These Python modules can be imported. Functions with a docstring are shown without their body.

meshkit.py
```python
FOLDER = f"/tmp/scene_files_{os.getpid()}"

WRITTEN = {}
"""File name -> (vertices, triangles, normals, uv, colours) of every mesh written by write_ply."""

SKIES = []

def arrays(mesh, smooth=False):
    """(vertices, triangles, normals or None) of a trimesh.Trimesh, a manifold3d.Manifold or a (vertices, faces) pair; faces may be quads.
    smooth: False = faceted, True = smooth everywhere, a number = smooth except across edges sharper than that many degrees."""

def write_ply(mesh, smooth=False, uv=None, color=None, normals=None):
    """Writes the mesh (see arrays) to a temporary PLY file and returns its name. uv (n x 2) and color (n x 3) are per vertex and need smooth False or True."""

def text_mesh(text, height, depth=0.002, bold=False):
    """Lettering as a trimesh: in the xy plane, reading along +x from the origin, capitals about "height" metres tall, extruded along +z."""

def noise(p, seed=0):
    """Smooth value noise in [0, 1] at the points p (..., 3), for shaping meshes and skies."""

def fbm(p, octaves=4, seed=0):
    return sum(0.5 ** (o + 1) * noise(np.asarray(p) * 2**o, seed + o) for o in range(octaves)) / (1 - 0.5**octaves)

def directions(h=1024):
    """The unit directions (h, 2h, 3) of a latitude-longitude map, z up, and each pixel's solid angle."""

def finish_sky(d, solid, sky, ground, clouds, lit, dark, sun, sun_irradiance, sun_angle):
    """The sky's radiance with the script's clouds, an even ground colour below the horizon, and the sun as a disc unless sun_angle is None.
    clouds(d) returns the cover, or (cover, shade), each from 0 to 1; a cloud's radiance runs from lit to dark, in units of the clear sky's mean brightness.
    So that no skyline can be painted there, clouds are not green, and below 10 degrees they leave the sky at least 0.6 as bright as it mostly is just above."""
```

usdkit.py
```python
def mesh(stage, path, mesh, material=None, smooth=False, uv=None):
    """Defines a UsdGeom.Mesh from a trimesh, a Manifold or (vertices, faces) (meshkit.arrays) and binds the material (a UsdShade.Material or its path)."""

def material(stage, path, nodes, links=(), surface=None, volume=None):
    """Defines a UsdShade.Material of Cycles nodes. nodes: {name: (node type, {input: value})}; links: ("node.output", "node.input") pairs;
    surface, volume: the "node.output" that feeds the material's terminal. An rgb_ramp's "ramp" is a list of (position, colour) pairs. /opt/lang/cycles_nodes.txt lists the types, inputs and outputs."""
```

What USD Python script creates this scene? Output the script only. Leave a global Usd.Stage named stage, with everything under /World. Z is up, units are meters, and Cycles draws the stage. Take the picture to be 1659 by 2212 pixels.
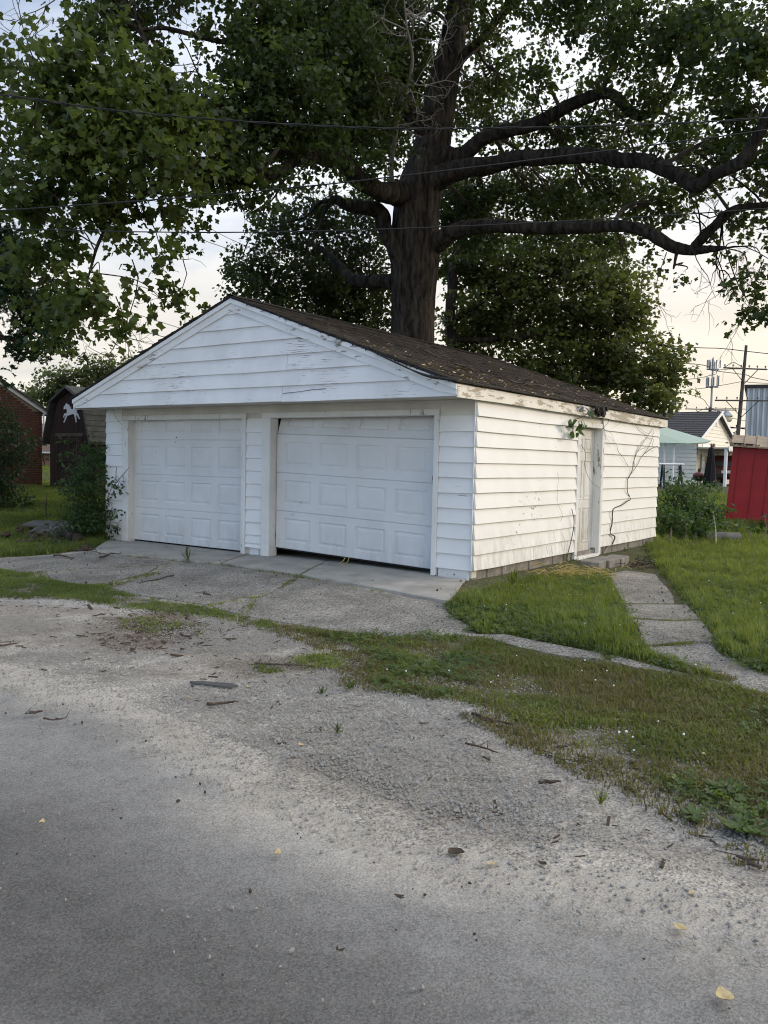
import math, random, numpy as np, trimesh, usdkit, meshkit
from pxr import Usd, UsdGeom, UsdLux, UsdShade, Gf, Sdf, Vt
stage = Usd.Stage.CreateInMemory()
UsdGeom.SetStageUpAxis(stage, 'Z'); UsdGeom.SetStageMetersPerUnit(stage, 1.0)
UsdGeom.Xform.Define(stage, '/World'); UsdGeom.Scope.Define(stage, '/World/Looks')

# ------------------------------------------------------------------ camera, sky, sun, exposure
F_PX, PITCH, ROLL, EYE = 1890.34 / 1.04159, 0.0593, 0.0214, 1.4173     # for a picture 1659 x 2212
EXPOSURE = 0.47
SUN_ELEV, SUN_AZ = math.radians(13.0), math.radians(72.0)              # azimuth from +y towards +x
SUN_INTENSITY, SUN_ANGLE = 0.31, 12.0
SKY_STRENGTH = 0.1
_F = np.array([0, math.cos(PITCH), -math.sin(PITCH)]); _U = np.array([0, math.sin(PITCH), math.cos(PITCH)]); _R = np.array([1.0, 0, 0])
_R2, _U2 = _R * math.cos(ROLL) + _U * math.sin(ROLL), _U * math.cos(ROLL) - _R * math.sin(ROLL)
cam = UsdGeom.Camera.Define(stage, '/World/camera')
cam.CreateHorizontalApertureAttr(24.0); cam.CreateVerticalApertureAttr(32.0)
cam.CreateFocalLengthAttr(24.0 * F_PX / 1659.0); cam.CreateClippingRangeAttr(Gf.Vec2f(0.05, 5000))
cam.CreateExposureAttr(EXPOSURE)
cam.AddTransformOp().Set(Gf.Matrix4d(*_R2, 0, *_U2, 0, *(-_F), 0, 0, 0, EYE, 1))

def material(name, nodes, links=(), surface=None, volume=None):
    return usdkit.material(stage, '/World/Looks/' + name, nodes, links, surface, volume)

_sd = (math.sin(SUN_AZ) * math.cos(SUN_ELEV), math.cos(SUN_AZ) * math.cos(SUN_ELEV), math.sin(SUN_ELEV))
sky_m = material('sky_look', {
    'tc': ('texture_coordinate', {}),
    'sky': ('sky_texture', {'sky_type': 'single_scattering', 'sun_disc': False, 'sun_elevation': SUN_ELEV, 'sun_rotation': SUN_AZ, 'altitude': 200.0, 'air_density': 1.0, 'aerosol_density': 1.5, 'ozone_density': 1.0}),
    'xyz': ('separate_xyz', {}),
    'zc': ('math', {'math_type': 'maximum', 'value2': 0.0}),
    'zp': ('math', {'math_type': 'add', 'value2': 0.22}),
    'px': ('math', {'math_type': 'divide'}), 'py': ('math', {'math_type': 'divide'}),
    'cv': ('combine_xyz', {'z': 3.7}),
    'mp': ('mapping', {'scale': (0.55, 1.0, 1.0), 'rotation': (0, 0, 0.35), 'location': (2.1, 0.7, 0)}),
    'n1': ('noise_texture', {'scale': 1.25, 'detail': 7.0, 'roughness': 0.56, 'distortion': 0.35}),
    'n2': ('noise_texture', {'scale': 2.6, 'detail': 6.0, 'roughness': 0.55}),
    # cover: noise, thinner away from the sun, closed near the horizon
    'sx': ('math', {'math_type': 'multiply_add', 'value2': 0.44, 'value3': 0.03}),
    'hz': ('map_range', {'from_min': 0.06, 'from_max': 0.40, 'to_min': 0.32, 'to_max': 0.0, 'clamp': True}),
    'a1': ('math', {'math_type': 'add'}), 'a2': ('math', {'math_type': 'add'}),
    'cov': ('map_range', {'from_min': 0.36, 'from_max': 0.62, 'to_min': 0.05, 'to_max': 1.0, 'clamp': True}),
    'elev': ('rgb_ramp', {'ramp': [(0.0, (0.74, 0.73, 0.69)), (0.08, (0.77, 0.735, 0.66)), (0.16, (0.76, 0.735, 0.69)), (0.28, (0.73, 0.755, 0.79)), (0.5, (0.93, 0.97, 1.03)), (1.0, (2.1, 2.13, 2.17))]}),
    'shade': ('map_range', {'from_min': 0.3, 'from_max': 0.75, 'to_min': 0.86, 'to_max': 1.08, 'clamp': True}),
    'cb': ('value', {'value': 9.5}),
    'cm': ('math', {'math_type': 'multiply'}),
    'ccol': ('vector_math', {'math_type': 'scale'}),
    'wx': ('map_range', {'from_min': -0.15, 'from_max': 0.55, 'to_min': 0.0, 'to_max': 1.0, 'clamp': True}), 'wz': ('map_range', {'from_min': 0.06, 'from_max': 0.34, 'to_min': 1.0, 'to_max': 0.0, 'clamp': True}), 'wf': ('math', {'math_type': 'multiply'}),
    'warm': ('mix_color', {'blend_type': 'multiply', 'b': (1.09, 1.0, 0.87), 'use_clamp': False, 'use_clamp_result': False}),
    'mix': ('mix_color', {'blend_type': 'mix', 'use_clamp': False, 'use_clamp_result': False}),
    'skyb': ('vector_math', {'math_type': 'multiply', 'vector2': (1.08, 1.33, 1.72)}),
    'bg': ('background_shader', {'strength': SKY_STRENGTH}),
}, [('tc.generated', 'xyz.vector'), ('xyz.z', 'zc.value1'), ('zc.value', 'zp.value1'), ('xyz.x', 'px.value1'), ('zp.value', 'px.value2'), ('xyz.y', 'py.value1'), ('zp.value', 'py.value2'),
    ('px.value', 'cv.x'), ('py.value', 'cv.y'), ('cv.vector', 'mp.vector'), ('mp.vector', 'n1.vector'), ('mp.vector', 'n2.vector'),
    ('xyz.x', 'sx.value1'), ('n1.fac', 'a1.value1'), ('sx.value', 'a1.value2'), ('zc.value', 'hz.value'), ('a1.value', 'a2.value1'), ('hz.result', 'a2.value2'), ('a2.value', 'cov.value'),
    ('zc.value', 'elev.fac'), ('n2.fac', 'shade.value'), ('shade.result', 'cm.value1'), ('cb.value', 'cm.value2'), ('elev.color', 'ccol.vector1'), ('cm.value', 'ccol.scale'),
    ('cov.result', 'mix.fac'), ('sky.color', 'skyb.vector1'), ('skyb.vector', 'mix.a'), ('xyz.x', 'wx.value'), ('zc.value', 'wz.value'), ('wx.result', 'wf.value1'), ('wz.result', 'wf.value2'), ('wf.value', 'warm.fac'), ('ccol.vector', 'warm.a'), ('warm.result', 'mix.b'), ('mix.result', 'bg.color')], surface='bg.background')
dome = UsdLux.DomeLight.Define(stage, '/World/sky')
dome.GetPrim().SetCustomDataByKey('kind', 'structure')
UsdShade.MaterialBindingAPI.Apply(dome.GetPrim()).Bind(sky_m)
sun = UsdLux.DistantLight.Define(stage, '/World/sun')
sun.CreateNormalizeAttr(True); sun.CreateIntensityAttr(SUN_INTENSITY); sun.CreateAngleAttr(SUN_ANGLE); sun.CreateColorAttr(Gf.Vec3f(1.0, 0.84, 0.64))
sun.AddTransformOp().Set(Gf.Matrix4d().SetRotate(Gf.Rotation(Gf.Vec3d(0, 0, 1), Gf.Vec3d(*_sd))))

# ------------------------------------------------------------------ helpers
rng = np.random.default_rng(7)
_names = {}
def numbered(parent, name):
    k = (parent, name); n = _names.get(k, 0); _names[k] = n + 1
    return f'{parent}/{name}' if n == 0 else f'{parent}/{name}_{n:03d}'
def path_of(p): return '/World' if p is None else (p if isinstance(p, str) else str(p.GetPath()))
def tag(prim, label=None, category=None, group=None, kind=None):
    p = prim.GetPrim() if hasattr(prim, 'GetPrim') else prim
    for k, v in (('label', label), ('category', category), ('group', group), ('kind', kind)):
        if v: p.SetCustomDataByKey(k, v)
    return p
def obj(name, mesh, m, parent=None, smooth=False, label=None, category=None, group=None, kind=None):
    g = usdkit.mesh(stage, numbered(path_of(parent), name), mesh, m, smooth)
    return tag(g, label, category, group, kind)
def thing(name, label, category, loc=(0, 0, 0), rotz=0.0, group=None, parent=None, kind=None):
    x = UsdGeom.Xform.Define(stage, numbered(path_of(parent), name))
    x.AddTranslateOp().Set(Gf.Vec3d(*map(float, loc)))
    if rotz: x.AddRotateZOp().Set(math.degrees(rotz))
    return tag(x, label, category, group, kind)
def sub(name, parent, label=None):
    return tag(UsdGeom.Xform.Define(stage, numbered(path_of(parent), name)), label)
def struct(name, mesh, m, smooth=False, parent=None):
    return obj(name, mesh, m, parent, smooth, kind='structure' if parent is None else None)
def copy_of(src, name, loc, rot=None, scale=1.0, label=None, category=None, group=None):
    x = UsdGeom.Xform.Define(stage, numbered('/World', name))
    x.AddTranslateOp().Set(Gf.Vec3d(*map(float, loc)))
    if rot is not None: x.AddRotateXYZOp().Set(Gf.Vec3f(*[math.degrees(r) for r in rot]))
    if scale != 1.0: x.AddScaleOp().Set(Gf.Vec3f(scale, scale, scale))
    x.GetPrim().GetReferences().AddInternalReference(src.GetPath()); x.GetPrim().SetInstanceable(True)
    return tag(x, label, category, group)
def quats(eulers):
    e = np.asarray(eulers, float) / 2
    cx, sx, cy, sy, cz, sz = np.cos(e[:, 0]), np.sin(e[:, 0]), np.cos(e[:, 1]), np.sin(e[:, 1]), np.cos(e[:, 2]), np.sin(e[:, 2])
    return np.stack([cx * cy * cz + sx * sy * sz, sx * cy * cz - cx * sy * sz, cx * sy * cz + sx * cy * sz, cx * cy * sz - sx * sy * cz], 1)
def instancer(name, protos, pts, idx, eulers, scales, parent=None, label=None, category=None, kind='stuff'):
    """protos: list of (mesh, material, smooth)."""
    p = numbered(path_of(parent), name)
    pi = UsdGeom.PointInstancer.Define(stage, p)
    rel = pi.CreatePrototypesRel()
    for k, (me, m, sm) in enumerate(protos):
        usdkit.mesh(stage, f'{p}/piece_{k:03d}', me, m, sm); rel.AddTarget(f'{p}/piece_{k:03d}')
    pts = np.asarray(pts, np.float32)
    pi.CreatePositionsAttr(Vt.Vec3fArray.FromNumpy(pts))
    pi.CreateProtoIndicesAttr(Vt.IntArray.FromNumpy(np.asarray(idx, np.int32)))
    q = quats(eulers)
    pi.CreateOrientationsAttr(Vt.QuathArray([Gf.Quath(float(a), float(b), float(c), float(d)) for a, b, c, d in q]))
    s = np.asarray(scales, np.float32)
    if s.ndim == 1: s = np.repeat(s[:, None], 3, 1)
    pi.CreateScalesAttr(Vt.Vec3fArray.FromNumpy(s))
    return tag(pi, label, category, None, kind)

class MB:
    def __init__(self): self.v, self.f, self.n = [], [], 0
    def add(self, v, f):
        v = np.asarray(v, float); f = np.asarray(f, int)
        if f.shape[1] == 4: f = np.vstack([f[:, [0, 1, 2]], f[:, [0, 2, 3]]])
        self.v.append(v); self.f.append(f + self.n); self.n += len(v); return self
    def box(self, lo, hi, bev=0.0):
        return self.add(*box(lo, hi, bev))
    def tube(self, pts, rad, k=6, cap=True):
        return self.add(*tube(pts, rad, k, cap))
    def mesh(self): return np.vstack(self.v), np.vstack(self.f)
_BF = np.array([[0, 2, 3, 1], [4, 5, 7, 6], [0, 1, 5, 4], [2, 6, 7, 3], [0, 4, 6, 2], [1, 3, 7, 5]])
def box(lo, hi, bev=0.0):
    lo, hi = np.minimum(lo, hi).astype(float), np.maximum(lo, hi).astype(float)
    c = np.array([[x, y, z] for x in (0, 1) for y in (0, 1) for z in (0, 1)], float)
    if bev <= 0:
        f = np.array([[0, 1, 3, 2], [4, 6, 7, 5], [0, 4, 5, 1], [2, 3, 7, 6], [0, 2, 6, 4], [1, 5, 7, 3]])
        return lo + c * (hi - lo), np.vstack([f[:, [0, 1, 2]], f[:, [0, 2, 3]]])
    bev = min(bev, 0.45 * (hi - lo).min())
    pts = []
    for s in c:
        corner = lo + s * (hi - lo); sg = 1 - 2 * s
        for ax in range(3):
            p = corner + sg * bev; p[ax] = corner[ax]; pts.append(p)
    h = trimesh.convex.convex_hull(np.array(pts))
    return np.array(h.vertices), np.array(h.faces)
def tube(pts, rad, k=6, cap=True):
    pts = np.asarray(pts, float); n = len(pts); rad = np.broadcast_to(rad, n)
    t = np.gradient(pts, axis=0); t /= np.maximum(np.linalg.norm(t, axis=1, keepdims=True), 1e-9)
    a = np.cross(t[0], [0.31, 0.17, 0.93]); 
    if np.linalg.norm(a) < 1e-3: a = np.cross(t[0], [1, 0, 0])
    a /= np.linalg.norm(a); V = []
    ang = np.arange(k) / k * 2 * np.pi
    for i in range(n):
        a = a - t[i] * (a @ t[i]); a /= max(np.linalg.norm(a), 1e-9); b = np.cross(t[i], a)
        V.append(pts[i] + rad[i] * (np.cos(ang)[:, None] * a + np.sin(ang)[:, None] * b))
    V = np.vstack(V); i, j = np.meshgrid(np.arange(n - 1), np.arange(k), indexing='ij')
    q = np.stack([i * k + j, i * k + (j + 1) % k, (i + 1) * k + (j + 1) % k, (i + 1) * k + j], -1).reshape(-1, 4)
    F = np.vstack([q[:, [0, 1, 2]], q[:, [0, 2, 3]]])
    if cap:
        F = np.vstack([F, [[0, j + 1, j] for j in range(1, k - 1)][::1], [[(n - 1) * k, (n - 1) * k + j, (n - 1) * k + j + 1] for j in range(1, k - 1)]])
    return V, F
def spline(pts, n=8):
    """Catmull-Rom through rows of any width."""
    p = np.asarray(pts, float); p = np.vstack([2 * p[0] - p[1], p, 2 * p[-1] - p[-2]]); out = []
    for i in range(1, len(p) - 2):
        for t in np.linspace(0, 1, n, endpoint=False):
            a, b, c, d = p[i - 1:i + 3]
            out.append(0.5 * (2 * b + (c - a) * t + (2 * a - 5 * b + 4 * c - d) * t * t + (3 * b - a - 3 * c + d) * t ** 3))
    return np.vstack(out + [p[-2]])
def prism(poly, h0, h1, plane='xy'):
    """A polygon extruded; plane xy: along z; xz: along y; yz: along x."""
    import shapely
    m = trimesh.creation.extrude_polygon(shapely.Polygon(poly), abs(h1 - h0), engine='earcut')
    v = np.array(m.vertices); f = np.array(m.faces); v[:, 2] += min(h0, h1)
    if plane == 'xz': v = v[:, [0, 2, 1]]; f = f[:, ::-1]
    if plane == 'yz': v = v[:, [2, 0, 1]]
    return v, f
def wob(v, amp, scale, seed=0):
    v = np.asarray(v, float)
    return v + amp * (np.stack([meshkit.noise(v * scale + 7.3 * k, seed + k) for k in range(3)], -1) - 0.5) * 2
def ray(x, y):
    X, Y = x - 829.5, y - 1106.0
    d = _F * F_PX + _R2 * X - _U2 * Y
    return d
def at(x, y, depth):
    d = ray(x, y); return np.array([0, 0, EYE]) + d * (depth / d[1])
def sstep(a, b, x):
    t = np.clip((np.asarray(x, float) - a) / (b - a), 0, 1); return t * t * (3 - 2 * t)
# garage frame: x runs right along the front, y back, origin at the front right corner
TH = 0.6176; C0 = np.array([1.0876, 10.183]); E1 = np.array([math.cos(TH), -math.sin(TH)]); E2 = np.array([math.sin(TH), math.cos(TH)])
def loc2w(x, y, z=0.0): p = C0 + x * E1 + y * E2; return np.array([p[0], p[1], z])
def w2loc(x, y): dx, dy = np.asarray(x) - C0[0], np.asarray(y) - C0[1]; return dx * E1[0] + dy * E1[1], dx * E2[0] + dy * E2[1]
def terrain(x, y):
    gx, gy = w2loc(x, y)
    front = -0.13 * sstep(0.3, 3.6, -gy)                      # the drive falls to the alley
    side = -0.10 * sstep(0.02, 0.5, gx) * sstep(-1.9, -0.2, gy)
    z = np.where(gy < 0, np.minimum(front, side * 1.0 + front * (1 - sstep(0, .5, gx))), side)
    left = 0.50 * sstep(13.8, 21.5, y) * sstep(-4.2, -5.6, np.asarray(x) + 0.0 * np.asarray(y) + 0.35 * (np.asarray(y) - 15))
    back = 0.6 * sstep(27, 38, y)
    return z + left + back * (1 - left)
def gnd(x, y):
    d = ray(x, y); t = -EYE / d[2]
    for _ in range(12):
        p = d * t; t = (float(terrain(p[0], p[1])) - EYE) / d[2]
    return np.array([0, 0, EYE]) + d * t
def G(pts): return np.array([gnd(*p) for p in pts])

# ------------------------------------------------------------------ materials
def paint(name, base, wood=(0.30, 0.27, 0.23), peel=0.0, scale=(1.3, 1.3, 16.0), rough=0.55, dirt=0.12, dirtcol=(0.30, 0.28, 0.24), low=None, bump=0.25):
    """White paint with flaked patches, dirt in clouds, and (low) a stained band under the height low."""
    n = {
        'tc': ('texture_coordinate', {}), 'mp': ('mapping', {'scale': scale}),
        'n1': ('noise_texture', {'scale': 2.2, 'detail': 9.0, 'roughness': 0.68, 'distortion': 0.3}),
        'n3': ('noise_texture', {'scale': 0.9, 'detail': 3.0}),
        'pk': ('math', {'math_type': 'multiply_add', 'value2': 0.55, 'value3': 0.0}), 'sum': ('math', {'math_type': 'add'}),
        'peel': ('map_range', {'from_min': 1.06 - peel * 0.40, 'from_max': 1.10 - peel * 0.40, 'to_min': 0.0, 'to_max': 0.92, 'clamp': True}),
        'n2': ('noise_texture', {'scale': 1.7, 'detail': 6.0, 'roughness': 0.6}),
        'dr': ('map_range', {'from_min': 0.42, 'from_max': 0.78, 'to_min': 0.0, 'to_max': dirt * 2.2, 'clamp': True}),
        'wn': ('noise_texture', {'scale': 9.0, 'detail': 5.0}),
        'wc': ('mix_color', {'blend_type': 'mix', 'a': wood, 'b': tuple(0.45 * c for c in wood)}),
        'm1': ('mix_color', {'blend_type': 'mix', 'a': base, 'b': dirtcol}),
        'm2': ('mix_color', {'blend_type': 'mix'}),
        'b': ('bump', {'strength': bump, 'distance': 0.004, 'invert': True}),
        'p': ('principled_bsdf', {'roughness': rough, 'specular_ior_level': 0.35}),
    }
    l = [('tc.object', 'mp.vector'), ('mp.vector', 'n1.vector'), ('tc.object', 'n3.vector'), ('tc.object', 'n2.vector'), ('mp.vector', 'wn.vector'),
         ('n3.fac', 'pk.value1'), ('n1.fac', 'sum.value1'), ('pk.value', 'sum.value2'), ('sum.value', 'peel.value'),
         ('n2.fac', 'dr.value'), ('wn.fac', 'wc.fac'), ('m1.result', 'm2.a'), ('wc.result', 'm2.b'), ('peel.result', 'm2.fac'),
         ('m2.result', 'p.base_color'), ('peel.result', 'b.height'), ('b.normal', 'p.normal')]
    if low is None: l.append(('dr.result', 'm1.fac'))
    else:
        n['z'] = ('separate_xyz', {}); n['lr'] = ('map_range', {'from_min': low[0], 'from_max': low[1], 'to_min': low[2], 'to_max': 0.0, 'clamp': True})
        n['ls'] = ('noise_texture', {'scale': 3.0, 'detail': 7.0, 'roughness': 0.7}); n['lm'] = ('mapping', {'scale': (3, 3, 0.8)})
        n['lq'] = ('map_range', {'from_min': 0.4, 'from_max': 0.65, 'clamp': True}); n['lx'] = ('math', {'math_type': 'multiply'}); n['la'] = ('math', {'math_type': 'add', 'use_clamp': True})
        l += [('tc.object', 'z.vector'), ('z.z', 'lr.value'), ('tc.object', 'lm.vector'), ('lm.vector', 'ls.vector'), ('ls.fac', 'lq.value'), ('lq.result', 'lx.value1'), ('lr.result', 'lx.value2'),
              ('lx.value', 'la.value1'), ('dr.result', 'la.value2'), ('la.value', 'm1.fac')]
    return material(name, n, l, 'p.BSDF')

def plain(name, col, rough=0.6, var=0.25, scale=6.0, metal=0.0, bump=0.0, bscale=40.0, stretch=(1, 1, 1), coord='object', spec=0.4, rnd=0.0):
    n = {'tc': ('texture_coordinate', {}), 'mp': ('mapping', {'scale': stretch}), 'n': ('noise_texture', {'scale': scale, 'detail': 7.0, 'roughness': 0.62}),
         'r': ('rgb_ramp', {'ramp': [(0.28, tuple(c * (1 - var) for c in col)), (0.5, col), (0.74, tuple(min(1, c * (1 + var)) for c in col))]}),
         'p': ('principled_bsdf', {'roughness': rough, 'metallic': metal, 'specular_ior_level': spec})}
    l = [(f'tc.{coord}', 'mp.vector'), ('mp.vector', 'n.vector'), ('n.fac', 'r.fac'), ('r.color', 'p.base_color')]
    if rnd:
        n['oi'] = ('geometry', {}); n['rr'] = ('map_range', {'from_min': 0, 'from_max': 1, 'to_min': 1 - rnd, 'to_max': 1 + rnd, 'clamp': True}); n['rs'] = ('vector_math', {'math_type': 'scale'})
        l = l[:-1] + [('oi.random_per_island', 'rr.value'), ('r.color', 'rs.vector1'), ('rr.result', 'rs.scale'), ('rs.vector', 'p.base_color')]
    if bump:
        n['bn'] = ('noise_texture', {'scale': bscale, 'detail': 6.0, 'roughness': 0.65}); n['b'] = ('bump', {'strength': bump, 'distance': 0.01})
        l += [('mp.vector', 'bn.vector'), ('bn.fac', 'b.height'), ('b.normal', 'p.normal')]
    return material(name, n, l, 'p.BSDF')

def leafy(name, c0, c1, trans=0.35, rough=0.45, tcol=None, inst=0.5, patch=0.0):
    """Leaves: each one and each spray a little different; some light comes through."""
    t = tcol or tuple(min(1, x * y) for x, y in zip(c1, (1.9, 2.0, 0.9)))
    return material(name, {
        'g': ('geometry', {}), 'oi': ('object_info', {}), 'k': ('math', {'math_type': 'multiply', 'value2': 1 - inst}), 'k2': ('math', {'math_type': 'multiply_add', 'value2': inst}),
        'r': ('rgb_ramp', {'ramp': [(0.0, c0), (0.75, c1), (1.0, tuple(1.5 * x for x in c1))]}),
        'rt': ('rgb_ramp', {'ramp': [(0.0, tuple(0.6 * x for x in t)), (1.0, t)]}),
        'pn': ('noise_texture', {'scale': 1.1, 'detail': 4.0}), 'pm': ('map_range', {'from_min': 0.3, 'from_max': 0.7, 'to_min': -patch, 'to_max': patch, 'clamp': True}), 'k3': ('math', {'math_type': 'add', 'use_clamp': True}),
        'p': ('principled_bsdf', {'roughness': rough, 'specular_ior_level': 0.4}), 't': ('translucent_bsdf', {}), 'm': ('mix_closure', {'fac': trans})},
        [('g.random_per_island', 'k.value1'), ('oi.random', 'k2.value1'), ('k.value', 'k2.value3'), ('g.position', 'pn.vector'), ('pn.fac', 'pm.value'), ('pm.result', 'k3.value1'), ('k2.value', 'k3.value2'), ('k3.value', 'r.fac'), ('k3.value', 'rt.fac'), ('r.color', 'p.base_color'), ('rt.color', 't.color'),
         ('p.BSDF', 'm.closure1'), ('t.BSDF', 'm.closure2')], 'm.closure')

def ground_mat(name, speck=90.0, amount=0.35, bump=0.5, stones=0.0, rough=0.9):
    """Colour from the mesh's own surface map (what lies where), broken up by grain."""
    n = {'a': ('attribute', {'attribute': 'soil'}), 'g': ('geometry', {}),
         'v': ('voronoi_texture', {'scale': speck, 'feature': 'f1', 'randomness': 1.0}), 'bw': ('rgb_to_bw', {}),
         'n': ('noise_texture', {'scale': speck * 0.55, 'detail': 8.0, 'roughness': 0.75}), 'n2': ('noise_texture', {'scale': 7.0, 'detail': 6.0, 'roughness': 0.7}),
         's': ('math', {'math_type': 'add'}), 's2': ('math', {'math_type': 'add'}), 'r': ('map_range', {'from_min': 0.95, 'from_max': 2.05, 'to_min': 1 - amount, 'to_max': 1 + amount, 'clamp': True}),
         'm': ('vector_math', {'math_type': 'scale'}), 'b': ('bump', {'strength': bump, 'distance': 0.006}),
         'p': ('principled_bsdf', {'roughness': 1.0, 'specular_ior_level': 0.04})}
    return material(name, n, [('g.position', 'v.vector'), ('g.position', 'n.vector'), ('g.position', 'n2.vector'), ('v.color', 'bw.color'), ('bw.val', 's.value1'), ('n.fac', 's.value2'), ('s.value', 's2.value1'), ('n2.fac', 's2.value2'),
        ('s2.value', 'r.value'), ('a.color', 'm.vector1'), ('r.result', 'm.scale'), ('m.vector', 'p.base_color'), ('s.value', 'b.height'), ('b.normal', 'p.normal')], 'p.BSDF')

M = {}
M['siding'] = paint('white_siding', (0.78, 0.78, 0.775), peel=0.28, dirt=0.07)
M['side_siding'] = paint('white_side_siding', (0.79, 0.788, 0.782), peel=0.235, scale=(5, 5, 9), dirt=0.08, low=(0.10, 0.65, 0.6))
M['gable'] = paint('flaking_gable_paint', (0.76, 0.77, 0.78), peel=0.33, scale=(1.6, 1.6, 34), dirt=0.15)
M['trim'] = paint('white_trim_paint', (0.74, 0.735, 0.71), peel=0.38, scale=(9, 9, 2.0), dirt=0.14)
M['rake'] = paint('white_rake_paint', (0.76, 0.765, 0.77), peel=0.42, scale=(2, 2, 6), dirt=0.12)
M['fascia'] = paint('flaking_fascia_paint', (0.76, 0.73, 0.66), wood=(0.42, 0.36, 0.27), peel=0.72, scale=(1.5, 1.5, 9), dirt=0.2, dirtcol=(0.36, 0.31, 0.22))
M['soffit'] = paint('dusty_soffit_paint', (0.60, 0.58, 0.52), peel=0.2, dirt=0.25)
M['header'] = paint('dusty_header_paint', (0.68, 0.665, 0.61), peel=0.2, dirt=0.2)
M['gdoor'] = paint('garage_door_paint', (0.70, 0.705, 0.705), peel=0.06, scale=(3, 3, 3), rough=0.45, dirt=0.12, dirtcol=(0.36, 0.355, 0.34), bump=0.05, low=(0.02, 0.5, 0.4))
M['sdoor'] = paint('side_door_paint', (0.70, 0.695, 0.675), peel=0.12, scale=(6, 6, 1.5), dirt=0.30, dirtcol=(0.32, 0.29, 0.23), low=(0.0, 0.9, 0.5))
M['block'] = plain('grey_block', (0.22, 0.20, 0.175), 0.9, 0.4, 7, bump=0.5, bscale=60)
M['block_white'] = paint('painted_block', (0.72, 0.72, 0.71), wood=(0.3, 0.29, 0.27), peel=0.5, scale=(5, 5, 5), dirt=0.15)
M['dark'] = plain('dark_gap', (0.02, 0.02, 0.02), 0.9, 0.2)
M['shingle'] = plain('weathered_shingle', (0.062, 0.049, 0.038), 0.95, 0.55, 5, bump=0.7, bscale=130, rnd=0.35)
M['tar'] = plain('torn_felt', (0.018, 0.017, 0.016), 0.8, 0.4, 12, bump=0.5)
M['barn_dark'] = plain('dark_ceiling_wood', (0.05, 0.04, 0.03), 0.9, 0.3, 5)
M['twig'] = plain('brown_twig', (0.075, 0.055, 0.042), 0.9, 0.35, 20, bump=0.4, bscale=90)
M['greywood'] = plain('grey_dead_wood', (0.28, 0.26, 0.23), 0.9, 0.3, 8, bump=0.4, bscale=60, stretch=(6, 6, 1))
M['metal_dark'] = plain('dark_metal', (0.03, 0.03, 0.032), 0.5, 0.3, 10, metal=0.3)
M['metal_grey'] = plain('grey_metal', (0.32, 0.33, 0.35), 0.5, 0.25, 10, metal=0.3)
M['cable'] = plain('black_cable', (0.012, 0.013, 0.014), 0.7, 0.1)
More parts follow.
